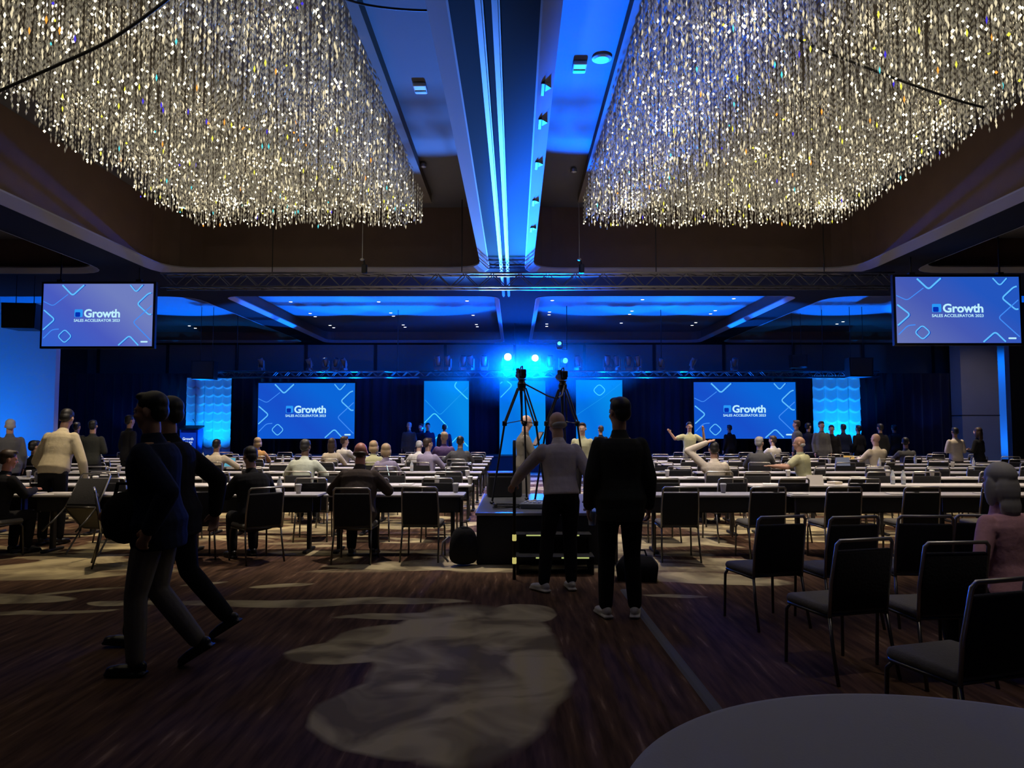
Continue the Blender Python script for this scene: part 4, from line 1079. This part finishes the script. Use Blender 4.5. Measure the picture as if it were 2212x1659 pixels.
seat_person('seated person in a white shirt far back between the aisles on the right', 1672, 7, 20, 'sitS2', p_sit(6, 20, 0, 'table'), 1.02, 'white', 'black', HN, 'pale')

def std(label, px, D, rz, topc, hm, skin, sc=1.0, key='std', pose=None, bot='black', **kw):
    return person(label, at(px, D), R(rz), key, pose or p_stand(), sc, C_[topc], C_[bot], SB, hm, skin, kw.pop('vox', .016), **kw)
lean_p = dict(P=(0, 0, .94), lean=20, hyaw=8, hpitch=20, arms=[((-.33, .16, 1.07), (-.30, .40, .86), (0, 0, -1)), ((.31, .12, 1.06), (.33, .16, .84))], legs=p_stand()['legs'])
std('person in a beige knit jumper standing among the left tables, back turned', 118, 10.3, 0, 'beige', HB, 'tan', 1.06, 'leanJ', lean_p, vox=.011, belly=.03)
std('grey haired person in a dark jacket standing before the blue wall at far left', 22, 13.45, 40, 'grey', HG, 'tan', .98, 'std', vox=.013, jacket=True)
std('person in a dark striped top standing right of the beige jumper', 200, 14.95, 10, 'olive', HB, 'tan', .98, 'fold', p_stand_fold(), vox=.014)
std('person in a dark shirt standing behind the dark striped top', 165, 18.3, 0, 'black', HB, 'tan', .97)
std('person in black standing by the drape left of the walkers', 278, 16.6, -30, 'black', HB, 'tan', 1.05)
SUITS = 'group of suits at the stage front'
std('person in a dark suit with pale shirt facing us, leftmost of the stage group', 884, 25.5, 175, 'grey', HG, 'pale', 1.0, 'std', jacket=True, group=SUITS)
std('person in a dark suit at the left border of the leftmost led panel', 910, 25.9, 150, 'navy', HB, 'pale', .98, 'std', jacket=True, group=SUITS)
std('slim person in a navy suit silhouetted on the leftmost led panel', 924, 25.3, 190, 'navy', HB, 'tan', .99, 'std', jacket=True, group=SUITS)
std('person in navy silhouetted at the right half of the leftmost led panel', 960, 25.0, 0, 'navy', HB, 'tan', .96, 'std', jacket=True, group=SUITS)
arms_up = dict(P=(0, 0, .93), lean=0, hyaw=0, hpitch=0, arms=[((-.40, .02, 1.26), (-.36, .06, 1.56), (0, 1, 0)), ((.40, .02, 1.34), (.52, .04, 1.50), (0, 1, 0))], legs=p_stand()['legs'])
std('person in a pale yellow tee shirt raising both hands, left of the right screen', 1489, 19.85, 180, 'lime', HB, 'tan', .98, 'armsup', arms_up, top='short', bot='khaki', vox=.013)
std('dark silhouetted person standing before the right stage screen', 1576, 25.2, 20, 'black', HN, 'tan', .95, 'std')
std('person in dark grey standing at the right edge of the right screen', 1722, 22.0, 60, 'grey', HN, 'tan', 1.02, 'std', jacket=True)
std('person in black beside the dark grey jacket, turned to the relief panel', 1745, 23.2, -60, 'black', HB, 'tan', .98, 'fold', p_stand_fold())
std('dark bearded person in a grey jacket standing before the right relief panel', 1774, 21.45, 180, 'grey', HB, 'tan', 1.0, 'std', jacket=True)
std('dark haired person in black right of the grey jacket by the relief panel', 1796, 21.6, 160, 'black', HB, 'tan', .94, 'std')
std('person in dark blue at the middle of the right relief panel', 1822, 23.1, 0, 'navy', HB, 'tan', .96, 'std')
std('person in black at the right edge of the right relief panel', 1855, 23.2, 20, 'black', HB, 'tan', .94, 'std')
std('person in dark clothes standing right of the right relief panel', 1902, 21.3, 10, 'black', HB, 'tan', .96, 'std')
std('person with grey back, small, left of the tall grey pier', 1932, 24.9, 10, 'olive', HB, 'tan', .95, 'std')
std('person in a cream knit top standing before the dark drape at right', 2063, 18.25, 0, 'cream', HB, 'tan', .90, 'fold', p_stand_fold(), bot='khaki', vox=.014)
std('long dark haired person in black standing before the grey pier', 2113, 18.25, 30, 'black', HN, 'tan', .90, 'fold', p_stand_fold(), hair='long', female=True, vox=.014)
std('person in a pale green shirt behind the right tripod leg', 1258, 14.95, 170, 'lime', HN, 'pale', .95, 'std', vox=.014)
std('person in a dark top standing behind the standing olive jacket', 1298, 21.0, 20, 'black', HN, 'pale', .93, 'std')

# things held in hands
b = MB(); b.rbox((0, 0, 0), (.19, .02, .26), .008); b.rbox((0, -.011, 0), (.165, .004, .23), .004, 1)
o = b.build('tablet', [M_BLACK, emis('tablet_glow', (.55, .38, .34), .5)]); p_ = W(1162, 948, 12.05); o.location = p_; o.rotation_euler = (R(-30), 0, R(-70))
tag(o, 'tablet with a rosy lit screen held by the tan shirt person', 'tablet')
b = MB(); b.lathe([(.030, 0), (.034, .04), (.042, .115), (.044, .118), (.040, .118), (.030, .01), (.001, .008)], n=20)
o = b.build('plastic_cup', mat('clear_plastic', (.75, .82, .9), .15, trans=.55)); o.location = W(1279, 1134, 6.55); tag(o, 'clear plastic cup held low by the olive jacket person', 'cup')
b = MB(); b.ell((0, 0, 0), (.07, .17, .17), 16, 12); b.rbox((0, 0, -.03), (.11, .28, .22), .04); b.tube([(0, -.08, .13), (0, -.06, .22), (0, .06, .22), (0, .08, .13)], .012)
o = b.build('shoulder_bag', C_['black']); o.location = (WX(276, 4.85), 4.85, 1.02); o.rotation_euler = (0, 0, R(80)); tag(o, 'black bag carried ahead of the navy jacket walker', 'bag')

# ------------------------------------------------------------------ furniture
M_FAB = mat('chair_fabric', (.010, .010, .013), .9, 0, .2, 60, sheen=.1)
M_SEAT = mat('seat_fabric', (.15, .14, .12), .9, 0, .2, 60)
M_FR = mat('chair_frame', (.52, .50, .47), .36, .85)
M_FRD = mat('chair_frame_dark', (.10, .095, .09), .3, .8)
def chair_proto():
    t = thing('banquet_chair', 'x', 'chair', (0, 0, 0), 0, None)
    b = MB(); b.rbox((0, .02, .435), (.455, .46, .065), .028); b.build('seat', M_SEAT, t, True)
    rot = Euler((R(8), 0, 0)).to_matrix()
    b = MB(); b.rbox((0, -.232, .635), (.43, .042, .395), .018, 0, rot); b.build('backrest', M_FAB, t, True)
    b = MB(); b.tube([(-.218, -.20, .40), (-.220, -.225, .62), (-.212, -.275, .868), (-.19, -.283, .893), (.19, -.283, .893), (.212, -.275, .868), (.220, -.225, .62), (.218, -.20, .40)], .0125, 8); b.build('back_frame', M_FR, t, True)
    b = MB(); b.tube([(-.218, -.21, .40), (-.225, .20, .405), (-.2, .235, .405), (.2, .235, .405), (.225, .20, .405), (.218, -.21, .40)], .011, 8); b.tube([(-.218, -.205, .415), (.218, -.205, .415)], .010, 8); b.build('seat_frame', M_FRD, t, True)
    for sx in (-1, 1):
        b = MB(); b.tube([(sx * .222, .19, .40), (sx * .226, .225, .36), (sx * .232, .235, .01), (sx * .232, .235, 0)], .0115, 8); b.build('leg', M_FRD, t, True)
        b = MB(); b.tube([(sx * .218, -.20, .40), (sx * .226, -.235, .2), (sx * .232, -.285, 0)], .0115, 8); b.build('leg', M_FRD, t, True)
    return t
def join_proto(t, name):
    b = MB(); ml = []
    for ch in t.children:
        m = ch.data.materials[0]
        if m not in ml: ml.append(m)
        b.add([v.co for v in ch.data.vertices], [tuple(p.vertices) for p in ch.data.polygons], ml.index(m))
    return b.mesh(name, ml, True)
CH = chair_proto(); CH_ME = join_proto(CH, 'banquet_chair'); CH_USED = False
ORD = ['first', 'second', 'third', 'fourth', 'fifth', 'sixth', 'seventh', 'eighth', 'ninth', 'tenth', 'eleventh', 'twelfth', 'thirteenth', 'fourteenth', 'fifteenth', 'sixteenth']
def put_chair(loc, rz, label, group, simple=False, rot=None, sc=None):
    global CH_USED
    if simple:
        o = obj('banquet_chair', CH_ME); o.location = loc; o.rotation_euler = rot or (0, 0, rz); tag(o, label, 'chair', group); return o
    if not CH_USED:
        CH_USED = True; CH.location = loc; CH.rotation_euler = rot or (0, 0, rz); CH['label'] = label; CH['group'] = group
        if sc: CH.scale = sc
        return CH
    return dup(CH, loc, rz, label, group, rot, sc)
# loose chairs, front right
G = 'loose black chairs at the front right'
for px, D, rz, lb in ((1681, 6.02, 14, 'black chair with a grey seat, leftmost of the front right cluster'), (1855, 4.80, 16, 'black chair before the round table, with its seat showing at left'),
    (1836, 6.0, 10, 'black chair in the back line of the cluster, second from its left'), (1990, 6.05, -4, 'black chair in the back line of the cluster, third from its left'),
    (2052, 4.68, 6, 'black chair left of the pink sweater, in the middle line'), (2150, 3.55, 18, 'large black chair nearest the camera at the right edge'), (2115, 6.1, -8, 'black chair in the back line, partly behind the pink sweater')):
    put_chair((WX(px, D) - .25 * math.sin(R(rz)), D + .25 * math.cos(R(rz)), 0), R(rz), lb, G)
put_chair((WX(2178, 4.95), 4.93, 0), R(18), 'black chair that the pink sweater person sits on', G)
# tables
def table_proto():
    t = thing('conference_table', 'x', 'table', (0, 0, 0), 0, None)
    b = MB(); b.rbox((0, .25, .735), (1.80, .48, .028), .006); b.build('tabletop', mat('white_laminate', (.56, .54, .53), .55, vary=.04, bscale=3), t)
    b = MB(); b.box((0, .055, .63), (1.66, .018, .185)); b.box((0, .445, .60), (1.66, .018, .24)); b.build('modesty_panel', mat('table_black', (.012, .012, .014), .6), t)
    for sx in (-1, 1):
        b = MB(); b.rbox((sx * .74, .25, .38), (.05, .09, .70), .012); b.rbox((sx * .74, .25, .02), (.06, .44, .035), .012); b.box((sx * .74, .25, .71), (.06, .36, .03)); b.build('leg', MATS['table_black'], t)
    return t
TB = table_proto(); TB_USED = False
TABLES = []
def put_table(x, y, label, rz=0):
    global TB_USED
    TABLES.append((x, y))
    if not TB_USED:
        TB_USED = True; TB.location = (x, y, 0); TB['label'] = label; TB['group'] = 'white topped tables in rows'; return TB
    return dup(TB, (x, y, 0), rz, label, 'white topped tables in rows')
def half(Y): return Y * .70 + .2
SIDE = {-1: 'left', 1: 'right'}
AISLE = {-1: -.62, 1: 1.62}
rr = random.Random(5)
for i, Y in enumerate(ROW):
    for sd in (-1, 1):
        k = 0
        while True:
            x = AISLE[sd] + sd * (.93 + 1.87 * k)
            if abs(x) - .9 > half(Y) or (Y > 20 and abs(x) > 12.2): break
            put_table(x, Y, 'white topped table, %s from the %s aisle edge in the %s row' % (ORD[k], SIDE[sd], ORD[i]))
            k += 1
        # chairs
        k = 0
        while True:
            x = AISLE[sd] + sd * (.46 + .935 * k)
            if abs(x) > half(Y) - .1 or (Y > 20 and abs(x) > 12.4): break
            k += 1
            if any(r_ == i and abs(sx - x) < .58 for sx, r_, _, _ in SEATED): continue
            if i == 0 and sd == -1 and (k in (5, 6)): continue
            if i and rr.random() < .06: continue
            rz = rr.gauss(0, 7) if i else rr.gauss(0, 3)
            dy = -.30 - rr.random() * .14 if i else -.28
            if i == 0 and sd == -1 and k == 4: rz = 30
            put_chair((x + rr.gauss(0, .04), Y + dy, 0), R(rz), 'black chair, %s from the aisle on the %s side of the %s table row' % (ORD[k - 1], SIDE[sd], ORD[i]), 'black chairs in the %s table row' % ORD[i], i >= 3)
SHORT = ['balding person in the brown grey suit', 'dark haired person turned sideways, first row', 'person at the left frame edge', 'person in the sage jumper', 'person with a hand behind the head',
  'grey haired person in the grey jacket', 'person in the yellow green shirt', 'cream shirt person facing a laptop', 'elbows out person at far left', 'person in orange', 'person with long brown hair and cream top',
  'short brown haired person beside the long brown hair', 'left one of the two blondes', 'right one of the two blondes', 'person in white with head down', 'person in the lilac shirt', 'person in purple',
  'dark haired person at the aisle end, left side', 'small dark figure by the blue wall', 'grey shirt person behind the walkers', 'seated dark figure by the right drape', 'white shirt person far back at right']
for sx, r_, rz, lb in SEATED:
    w_ = SHORT[SEATED.index((sx, r_, rz, lb))]
    d = -.30 if r_ else -.44
    if sx < -6: d = -.2
    put_chair((sx + math.sin(rz) * .02, ROW[r_] + d, 0), rz, 'black chair taken by the ' + w_, 'occupied black chairs', r_ >= 3)
# chair tipped forward against the first row
put_chair((WX(166, 9.3), 9.275, .157), 0, 'black chair tipped forward onto its front legs against the first row table', 'black chairs in the first table row', rot=(R(-42), 0, R(-10)))
# chair turned sideways left of the two walkers
put_chair((WX(262, 8.8), 8.85, 0), R(-60), 'black chair turned sideways behind the walkers in the first row', 'black chairs in the first table row')

# round table in the foreground
RX, RY, RR_ = 1.107, 1.57, .897
t = thing('round_table', 'round table under a pale cloth in the bottom right corner', 'table', (RX, RY, 0))
b = MB(); b.lathe([(.001, .712), (RR_ - .03, .712), (RR_ - .02, .735), (RR_ - .03, .74), (.001, .74)], n=64); b.build('tabletop', mat('plywood', (.3, .2, .12), .6), t)
for k in range(4):
    a = R(45 + 90 * k); b = MB(); b.tube([(.55 * math.cos(a), .55 * math.sin(a), .715), (.6 * math.cos(a), .6 * math.sin(a), 0)], .016); b.build('leg', M_FRD, t)
b = MB(); n = 144; rings = []
for rad, z, wv in ((.001, .744, 0), (.3, .744, 0), (.6, .744, 0), (RR_ - .03, .744, 0), (RR_ - .005, .741, 0), (RR_ + .004, .728, .1), (RR_ + .012, .66, .5), (RR_ + .03, .45, 1), (RR_ + .04, .2, 1.3), (RR_ + .045, .03, 1.4)):
    rings.append([((rad + wv * .028 * math.sin(13 * 2 * math.pi * k / n + .5 * math.sin(5 * 2 * math.pi * k / n))) * math.cos(2 * math.pi * k / n), (rad + wv * .028 * math.sin(13 * 2 * math.pi * k / n + .5 * math.sin(5 * 2 * math.pi * k / n))) * math.sin(2 * math.pi * k / n), z) for k in range(n)])
b.rings(rings, cap=False)
o = b.build('tablecloth', mat('table_linen', (.40, .40, .42), .85, 0, .12, 120), smooth=True); o.location = (RX, RY, 0); tag(o, 'pale grey cloth draped over the round table at bottom right', 'tablecloth')

# ------------------------------------------------------------------ tech riser, steps, tripods
t = thing('tech_riser', 'black carpeted camera riser in the centre aisle', 'platform', (.38, 10.1, 0))
b = MB(); b.box((0, 0, .29), (1.66, 2.6, .56)); b.build('riser_body', mat('riser_skirt', (.012, .012, .016), .8), t)
b = MB(); b.rbox((0, 0, .585), (1.68, 2.62, .03), .006); b.build('deck', mat('riser_deck', (.06, .065, .075), .28, spec=.8), t)
b = MB(); b.box((-.84, 0, .59), (.012, 2.62, .03)); b.box((0, -1.312, .59), (1.68, .012, .03)); b.build('edge_strip', M_ALU, t)
t = thing('riser_steps', 'black steps with glowing yellow green edge tape before the riser', 'steps', (.44, 8.35, 0))
for k, (y, z) in enumerate(((.28, .40), (-.02, .20))):
    b = MB(); b.box((0, y, z - .02), (.86, .30, .035)); b.build('tread', M_BLACK, t)
    for bx_, wd_ in ((-.22 + .1 * k, .18), (.22, .30 if k else .14)):
        b = MB(); b.box((bx_, y - .152, z - .012), (wd_, .006, .014)); b.build('edge_tape', emis('glow_tape', (.75, .85, .28), .55), t)
for sx in (-1, 1):
    b = MB(); b.box((sx * .41, .1, .1), (.03, .5, .2)); b.box((sx * .41, .28, .29), (.03, .28, .2)); b.build('side_frame', M_BLACK, t)
t = thing('handrail', 'black handrail post standing left of the riser steps', 'handrail', (WX(1111, 7.95), 7.95, 0))
b = MB(); b.tube([(0, 0, 0), (0, 0, 1.38), (0, .06, 1.45), (0, .9, 1.45), (0, .95, 1.40), (0, .95, .6)], .018, 10); b.build('rail', M_BLACK, t, True)
b = MB(); 
for z in (.20, .44): b.rbox((0, 0, z), (.045, .045, .07), .01)
b.build('tape_band', emis('tape_band_glow', (.85, .75, .22), .6), t)
b = MB(); b.tube([(0, 0, .7), (0, .92, .9)], .014, 8); b.build('mid_rail', M_BLACK, t, True)

def tripod(x, y, z0, H_, label, spread=.50, rz=0):
    t = thing('video_tripod', label, 'tripod', (x, y, z0), rz, 'video camera tripods on the riser')
    for k in range(3):
        a = R(90 + 120 * k + 25); ca, sa = math.cos(a), math.sin(a); tn = V3(-sa, ca, 0) * .03
        top_ = V3(ca * .05, sa * .05, H_ - .12); mid = V3(ca * spread * .58, sa * spread * .58, H_ * .64); low = V3(ca * spread, sa * spread, .02)
        b = MB(); b.tube([top_ + tn, mid + tn], .011, 8); b.tube([top_ - tn, mid - tn], .011, 8); b.tube([mid, low], .014, 8)
        b.rbox(mid, (.06, .06, .07), .012); b.ell(low, (.03, .03, .02)); b.build('leg', M_BLACK, t)
    b = MB(); b.tube([(0, 0, H_ - .12), (0, 0, H_ * .66)], .014, 8)
    for k in range(3):
        a = R(90 + 120 * k + 25); b.tube([(0, 0, H_ * .665), (math.cos(a) * spread * .55, math.sin(a) * spread * .55, H_ * .64)], .006, 6)
    b.build('spreader', M_BLACK, t)
    b = MB(); b.lathe([(.03, H_ - .16), (.055, H_ - .12), (.06, H_ - .06), (.04, H_ - .02), (.06, H_)], n=14); b.build('fluid_head', M_BLACK, t)
    b = MB(); b.tube([(.04, -.02, H_ - .05), (.2, -.35, H_ - .22), (.22, -.48, H_ - .26)], .011, 8); b.build('pan_handle', M_BLACK, t)
    rz = R(8); c = thing('video_camera', 'black video camera on the ' + ('left' if 'left' in label else 'right') + ' tripod of the riser', 'camera', (x, y, z0 + H_), rz, 'video cameras'); c.scale = (.72, .72, .72)
    b = MB(); b.rbox((0, .02, .10), (.13, .34, .17), .02); b.rbox((0, -.20, .11), (.10, .12, .13), .015); b.build('camera_body', M_BLACK, c)
    b = MB(); b.lathe([(.045, .0), (.052, .08), (.06, .16), (.065, .22)], (0, .18, .10), 14, 0, Euler((R(-90), 0, 0)).to_matrix()); b.build('lens', M_BLACK, c)
    b = MB(); b.tube([(0, -.12, .18), (0, -.10, .24), (0, .10, .24), (0, .14, .18)], .012, 8); b.build('handle', M_BLACK, c)
    b = MB(); b.rbox((-.09, -.12, .15), (.02, .14, .1), .008, 0, Euler((0, 0, R(15))).to_matrix()); b.build('viewfinder', M_BLACK, c)
p = W(1127, 925, 10.0); tripod(p.x, 10.0, .6, 1.66, 'black tripod, the left one on the riser', .42, R(85))
p = W(1216, 925, 10.3); tripod(p.x, 10.3, .6, 1.66, 'black tripod, the right one on the riser', .42, R(-35))
# gear on the riser
def simple(nm, cat, lb, b, mats, loc, rz=0, smooth=False, group=None):
    o = b.build(nm, mats, smooth=smooth); o.location = loc; o.rotation_euler = (0, 0, rz); return tag(o, lb, cat, group)
q = W(1080, 1062, 10.9)
b = MB(); b.rbox((0, 0, .16), (.5, .5, .32), .03); b.rbox((0, 0, .34), (.5, .5, .03), .01); simple('flight_case', 'case', 'black flight case at the back left corner of the riser', b, M_BLACK, (-.16, 11.05, .6), R(5))
b = MB(); b.rbox((0, 0, .035), (.34, .24, .07), .015)
for k in range(5): b.rbox((-.12 + .06 * k, 0, .075), (.03, .12, .015), .004, 1)
simple('video_switcher', 'control box', 'low video control box beside the left tripod foot', b, [M_FIX, M_ALU], (.25, 9.35, .6), R(-8))
def squiggle(n, r, amp, lb, loc, m, thick=.008):
    g = random.Random(n); pts = [V3(math.cos(k * .5) * amp * (1 + .2 * g.random()), math.sin(k * .5) * amp * .6 * (1 + .3 * g.random()), thick + .0015 * k) for k in range(34)]
    b = MB(); b.tube(pts, thick, 6); return simple('cable_coil', 'cable', lb, b, m, loc, smooth=True)
squiggle(3, 0, .15, 'coil of black cable on the riser left of the tripod foot', (-.10, 9.3, .6), M_BLACK)
squiggle(9, 0, .13, 'coil of pale cable on the riser by the control box', (.30, 9.75, .6), mat('pale_cable', (.45, .43, .40), .6))
b = MB(); b.rbox((0, 0, .004), (.3, .22, .006), .002); simple('paper_sheet', 'paper', 'white paper sheet lying on the riser deck', b, mat('paper', (.7, .68, .66), .8), (.62, 9.15, .6), R(15))
# backpack beside the riser
b = MB(); b.rings([[(-.17, -.11, 0), (.17, -.11, 0), (.18, .12, 0), (-.18, .12, 0)], [(-.20, -.14, .15), (.20, -.14, .15), (.19, .13, .15), (-.19, .13, .15)], [(-.17, -.10, .36), (.17, -.10, .36), (.17, .12, .36), (-.17, .12, .36)], [(-.08, -.03, .46), (.08, -.03, .46), (.08, .08, .46), (-.08, .08, .46)]])
me_ = b.mesh('backpack', C_['black'], True)
t = thing('backpack', 'black backpack standing on the carpet left of the riser', 'bag', (WX(1003, 8.75), 8.75, 0), R(12))
o = obj('bag_body', me_, t); md = o.modifiers.new('s', 'SUBSURF'); md.levels = 2; md.render_levels = 2
b = MB(); b.tube([(-.17, .02, .34), (-.25, -.02, .28), (-.26, -.02, .14), (-.18, .02, .05)], .012); b.build('strap', mat('strap_grey', (.2, .2, .22), .6), t, True)
b = MB(); b.tube([(-.04, 0, .45), (-.03, 0, .50), (.03, 0, .50), (.04, 0, .45)], .008); b.build('handle', C_['black'], t)
b = MB(); b.rings([[(-.2, -.12, 0), (.2, -.12, 0), (.2, .12, 0), (-.2, .12, 0)], [(-.22, -.13, .15), (.22, -.13, .15), (.22, .13, .15), (-.22, .13, .15)], [(-.12, -.06, .27), (.15, -.06, .25), (.15, .06, .25), (-.12, .06, .27)]])
b.tube([(-.1, 0, .25), (-.08, .02, .31), (.08, .02, .31), (.1, 0, .25)], .01)
simple('duffel_bag', 'bag', 'black bag on the floor right of the riser steps', b, C_['black'], (WX(1375, 7.9), 7.95, 0), R(-10), True)
# cable ramp along the carpet
b = MB(); b.rings([[( -.04, y, 0), (-.02, y, .010), (.02, y, .010), (.04, y, 0)] for y in (0, 1.2, 2.4, 3.5)])
o = simple('floor_cable_cover', 'cable cover', 'flat grey cable cover taped along the carpet towards the riser', b, mat('gaffer_grey', (.14, .14, .15), .9, spec=.1), (1.155, 3.95, .0), R(1.2))

# ------------------------------------------------------------------ things on the tables
M_PAPER = MATS['paper']; M_CUP = mat('cup_white', (.72, .68, .62), .6); M_LID = mat('lid_white', (.8, .8, .78), .4)
TOPZ = .75
def on_table(px, row, back=.22): Y = ROW[row] + back; return (WX(px, Y), Y, TOPZ)
def cup(px, row, lb, back=.2, lid=True):
    l = on_table(px, row, back); t = thing('paper_cup', lb, 'cup', l, 0, 'paper cups on the tables')
    b = MB(); b.lathe([(.028, 0), (.040, .105), (.042, .108)], n=14); b.build('cup_body', M_CUP, t, True)
    if lid: b = MB(); b.lathe([(.044, .106), (.044, .114), (.036, .126), (.001, .126)], n=14); b.build('lid', M_LID, t, True)
def bottle(px, row, lb, back=.2):
    l = on_table(px, row, back); t = thing('water_bottle', lb, 'bottle', l, 0, 'water bottles on the tables')
    b = MB(); b.lathe([(.030, 0), (.032, .03), (.032, .14), (.014, .185), (.013, .20)], n=14); b.build('bottle_body', mat('bottle_plastic', (.6, .66, .72), .12, spec=.8), t, True)
    b = MB(); b.lathe([(.032, .06), (.0335, .065), (.0335, .12), (.032, .125)], n=14); b.build('wrapper', M_PAPER, t, True)
    b = MB(); b.lathe([(.015, .198), (.015, .215), (.001, .216)], n=12); b.build('cap', M_LID, t)
def laptop(px, row, lb, rz=180, lit=None, back=.25, facing=True):
    l = on_table(px, row, back); t = thing('laptop', lb, 'laptop', l, R(rz), 'laptops on the tables')
    b = MB(); b.rbox((0, 0, .009), (.32, .22, .016), .006); b.build('keyboard_base', mat('laptop_grey', (.35, .36, .38), .35, .6), t)
    rot = Euler((R(-14), 0, 0)).to_matrix()
    b = MB(); b.rbox(V3(0, .11, .11) + rot @ V3(0, .0, .0) + V3(0, .02, 0), (.32, .010, .21), .005, 0, rot)
    s_ = b.build('screen_lid', MATS['laptop_grey'], t)
    if lit: b = MB(); b.box(V3(0, .1235, .11), (.29, .002, .18), 0, rot); b.build('display', lit, s_)
def booklet(px, row, lb, wd=.22, dp=.28, h=.012, m=None, rz=0, back=.22):
    l = on_table(px, row, back); b = MB(); b.rbox((0, 0, h / 2 + .001), (wd, dp, h), .003); b.rbox((0, 0, h + .002), (wd * .96, dp * .96, .004), .002, 1)
    simple('notebook', 'notebook', lb, b, [m or M_PAPER, M_PAPER], l, R(rz), group='papers and notebooks on the tables')
def tent(px, row, lb, wd, h, m, back=.22, rz=0):
    l = on_table(px, row, back); b = MB(); b.rings([[(-wd / 2, -.05, 0), (-wd / 2, .05, 0), (-wd / 2, 0, h)], [(wd / 2, -.05, 0), (wd / 2, .05, 0), (wd / 2, 0, h)]])
    simple('tent_card', 'card', lb, b, m, l, R(rz), group='folded cards on the tables')
def plate(px, row, lb, back=.2, dome=False):
    l = on_table(px, row, back); b = MB()
    if dome: b.lathe([(.065, 0), (.065, .03), (.05, .07), (.02, .088), (.001, .09)], n=18)
    else: b.lathe([(.05, 0), (.09, .012), (.095, .016), (.05, .006), (.001, .005)], n=20)
    simple('plastic_bowl' if dome else 'paper_plate', 'bowl' if dome else 'plate', lb, b, M_LID, l, 0, True, 'bowls and plates on the tables')
cup(647, 0, 'white paper cup beside the suit person on the first row table'); bottle(606, 0, 'water bottle standing left of the white cup, first row', .35)
plate(600, 0, 'small bowl on the first row left of the suit person', .12, True)
cup(1010, 2, 'white cup near the aisle end of the third row'); cup(1016, 1, 'tall pale cup near the aisle end of the second row', lid=True); cup(985, 0, 'cup near the aisle end of the first row', .38)
cup(66, 2, 'white cup left of the beige jumper', .1); plate(62, 2, 'plate under the cups left of the beige jumper', .3)
plate(228, 2, 'white domed bowl right of the tipped chair', .2, True); cup(260, 3, 'pale cup beyond the white domed bowl'); booklet(172, 3, 'bright crumpled paper behind the tipped chair', .2, .15, .02, M_PAPER, 20)
cup(210, 1, 'small cup on the second row right of the tipped chair', .2)
tent(1757, 1, 'white boxy card with a dark mark on the second row, right side', .24, .15, [mat('card_white', (.7, .66, .62), .7)], .1)
booklet(1800, 1, 'cream folded napkin next to the boxy white card', .16, .16, .035, mat('napkin_cream', (.75, .66, .52), .8), 25, .3)
bottle(1948, 1, 'water bottle, right of a pair in the second row', .2); bottle(1925, 1, 'water bottle, left of a pair in the second row', .26)
cup(1912, 3, 'big pale cup with lid in the fourth row, right side', .15); cup(1915, 2, 'white cup in the third row in front of the pale lidded cup', .3)
bottle(1898, 4, 'small pale bottle left of the lidded cups'); bottle(2100, 4, 'pale bottle on the right tables, far from the aisle')
bottle(1410, 3, 'bottle beside the olive jacket person, fourth row'); plate(1432, 3, 'shiny plate right of the olive jacket person', .2)
tent(1818, 4, 'blue and white printed card standing on the fifth row', .32, .22, [mat('card_blue', (.30, .38, .62), .7)], .2, 10)
tent(1832, 6, 'small yellow card in the seventh row, right side', .26, .14, [mat('card_yellow', (.75, .52, .15), .7)], .2, -12)
laptop(1866, 5, 'open pale blue laptop facing the cream shirt person', 172, None)
laptop(855, 2, 'laptop with a glaring white screen on the left tables', 100, emis('laptop_screen', (.75, 1, .95), 2.2), .2)
laptop(492, 4, 'laptop with a cyan lid right of the elbows out person', 10, emis('laptop_screen_cyan', (.12, .45, .6), .8), .2)
def rank_labels(items):
    out = []
    for it in items:
        px, row = it[0], it[1]; side = px < 1100
        same = sorted(q[0] for q in items if q[1] == row and (q[0] < 1100) == side and q[2:] == it[2:])
        out.append('%s side of the %s table row, %s from the left' % ('left' if side else 'right', ORD[row], ORD[same.index(px)]) if len(same) > 1 else '%s side of the %s table row' % ('left' if side else 'right', ORD[row]))
    return out
PADS = ((440, 2), (470, 3), (500, 1), (700, 3), (690, 2), (590, 3), (880, 1), (930, 2), (470, 0), (960, 3), (1475, 4), (1490, 2), (1590, 1), (1660, 1), (1770, 2), (1850, 2), (1560, 4), (1990, 3), (2080, 2), (2160, 2), (2125, 0), (2130, 1), (1930, 0), (1720, 0), (150, 0), (290, 1), (60, 1), (1470, 0), (1600, 5), (640, 5), (420, 5), (900, 6), (2050, 5))
for k, ((px, row), lb) in enumerate(zip(PADS, rank_labels(PADS))):
    booklet(px, row, 'white note pad, ' + lb, .2, .27, .008, None, (k * 37) % 30 - 15, .2)
CUPS = ((530, 4, 'c'), (612, 5, 'b'), (690, 4, 'c'), (770, 3, 'b'), (870, 5, 'c'), (945, 1, 'c'), (890, 3, 'b'), (1440, 2, 'c'), (1505, 5, 'b'), (1620, 4, 'c'), (1700, 2, 'c'), (1665, 6, 'b'), (1790, 5, 'c'), (1975, 5, 'b'), (2010, 2, 'c'), (2055, 4, 'c'), (2150, 3, 'c'), (1560, 0, 'c'), (1530, 3, 'b'), (440, 6, 'b'))
for (px, row, kd), lb in zip(CUPS, rank_labels(CUPS)):
    (cup if kd == 'c' else bottle)(px, row, ('small white cup, ' if kd == 'c' else 'clear water bottle, ') + lb, .32)
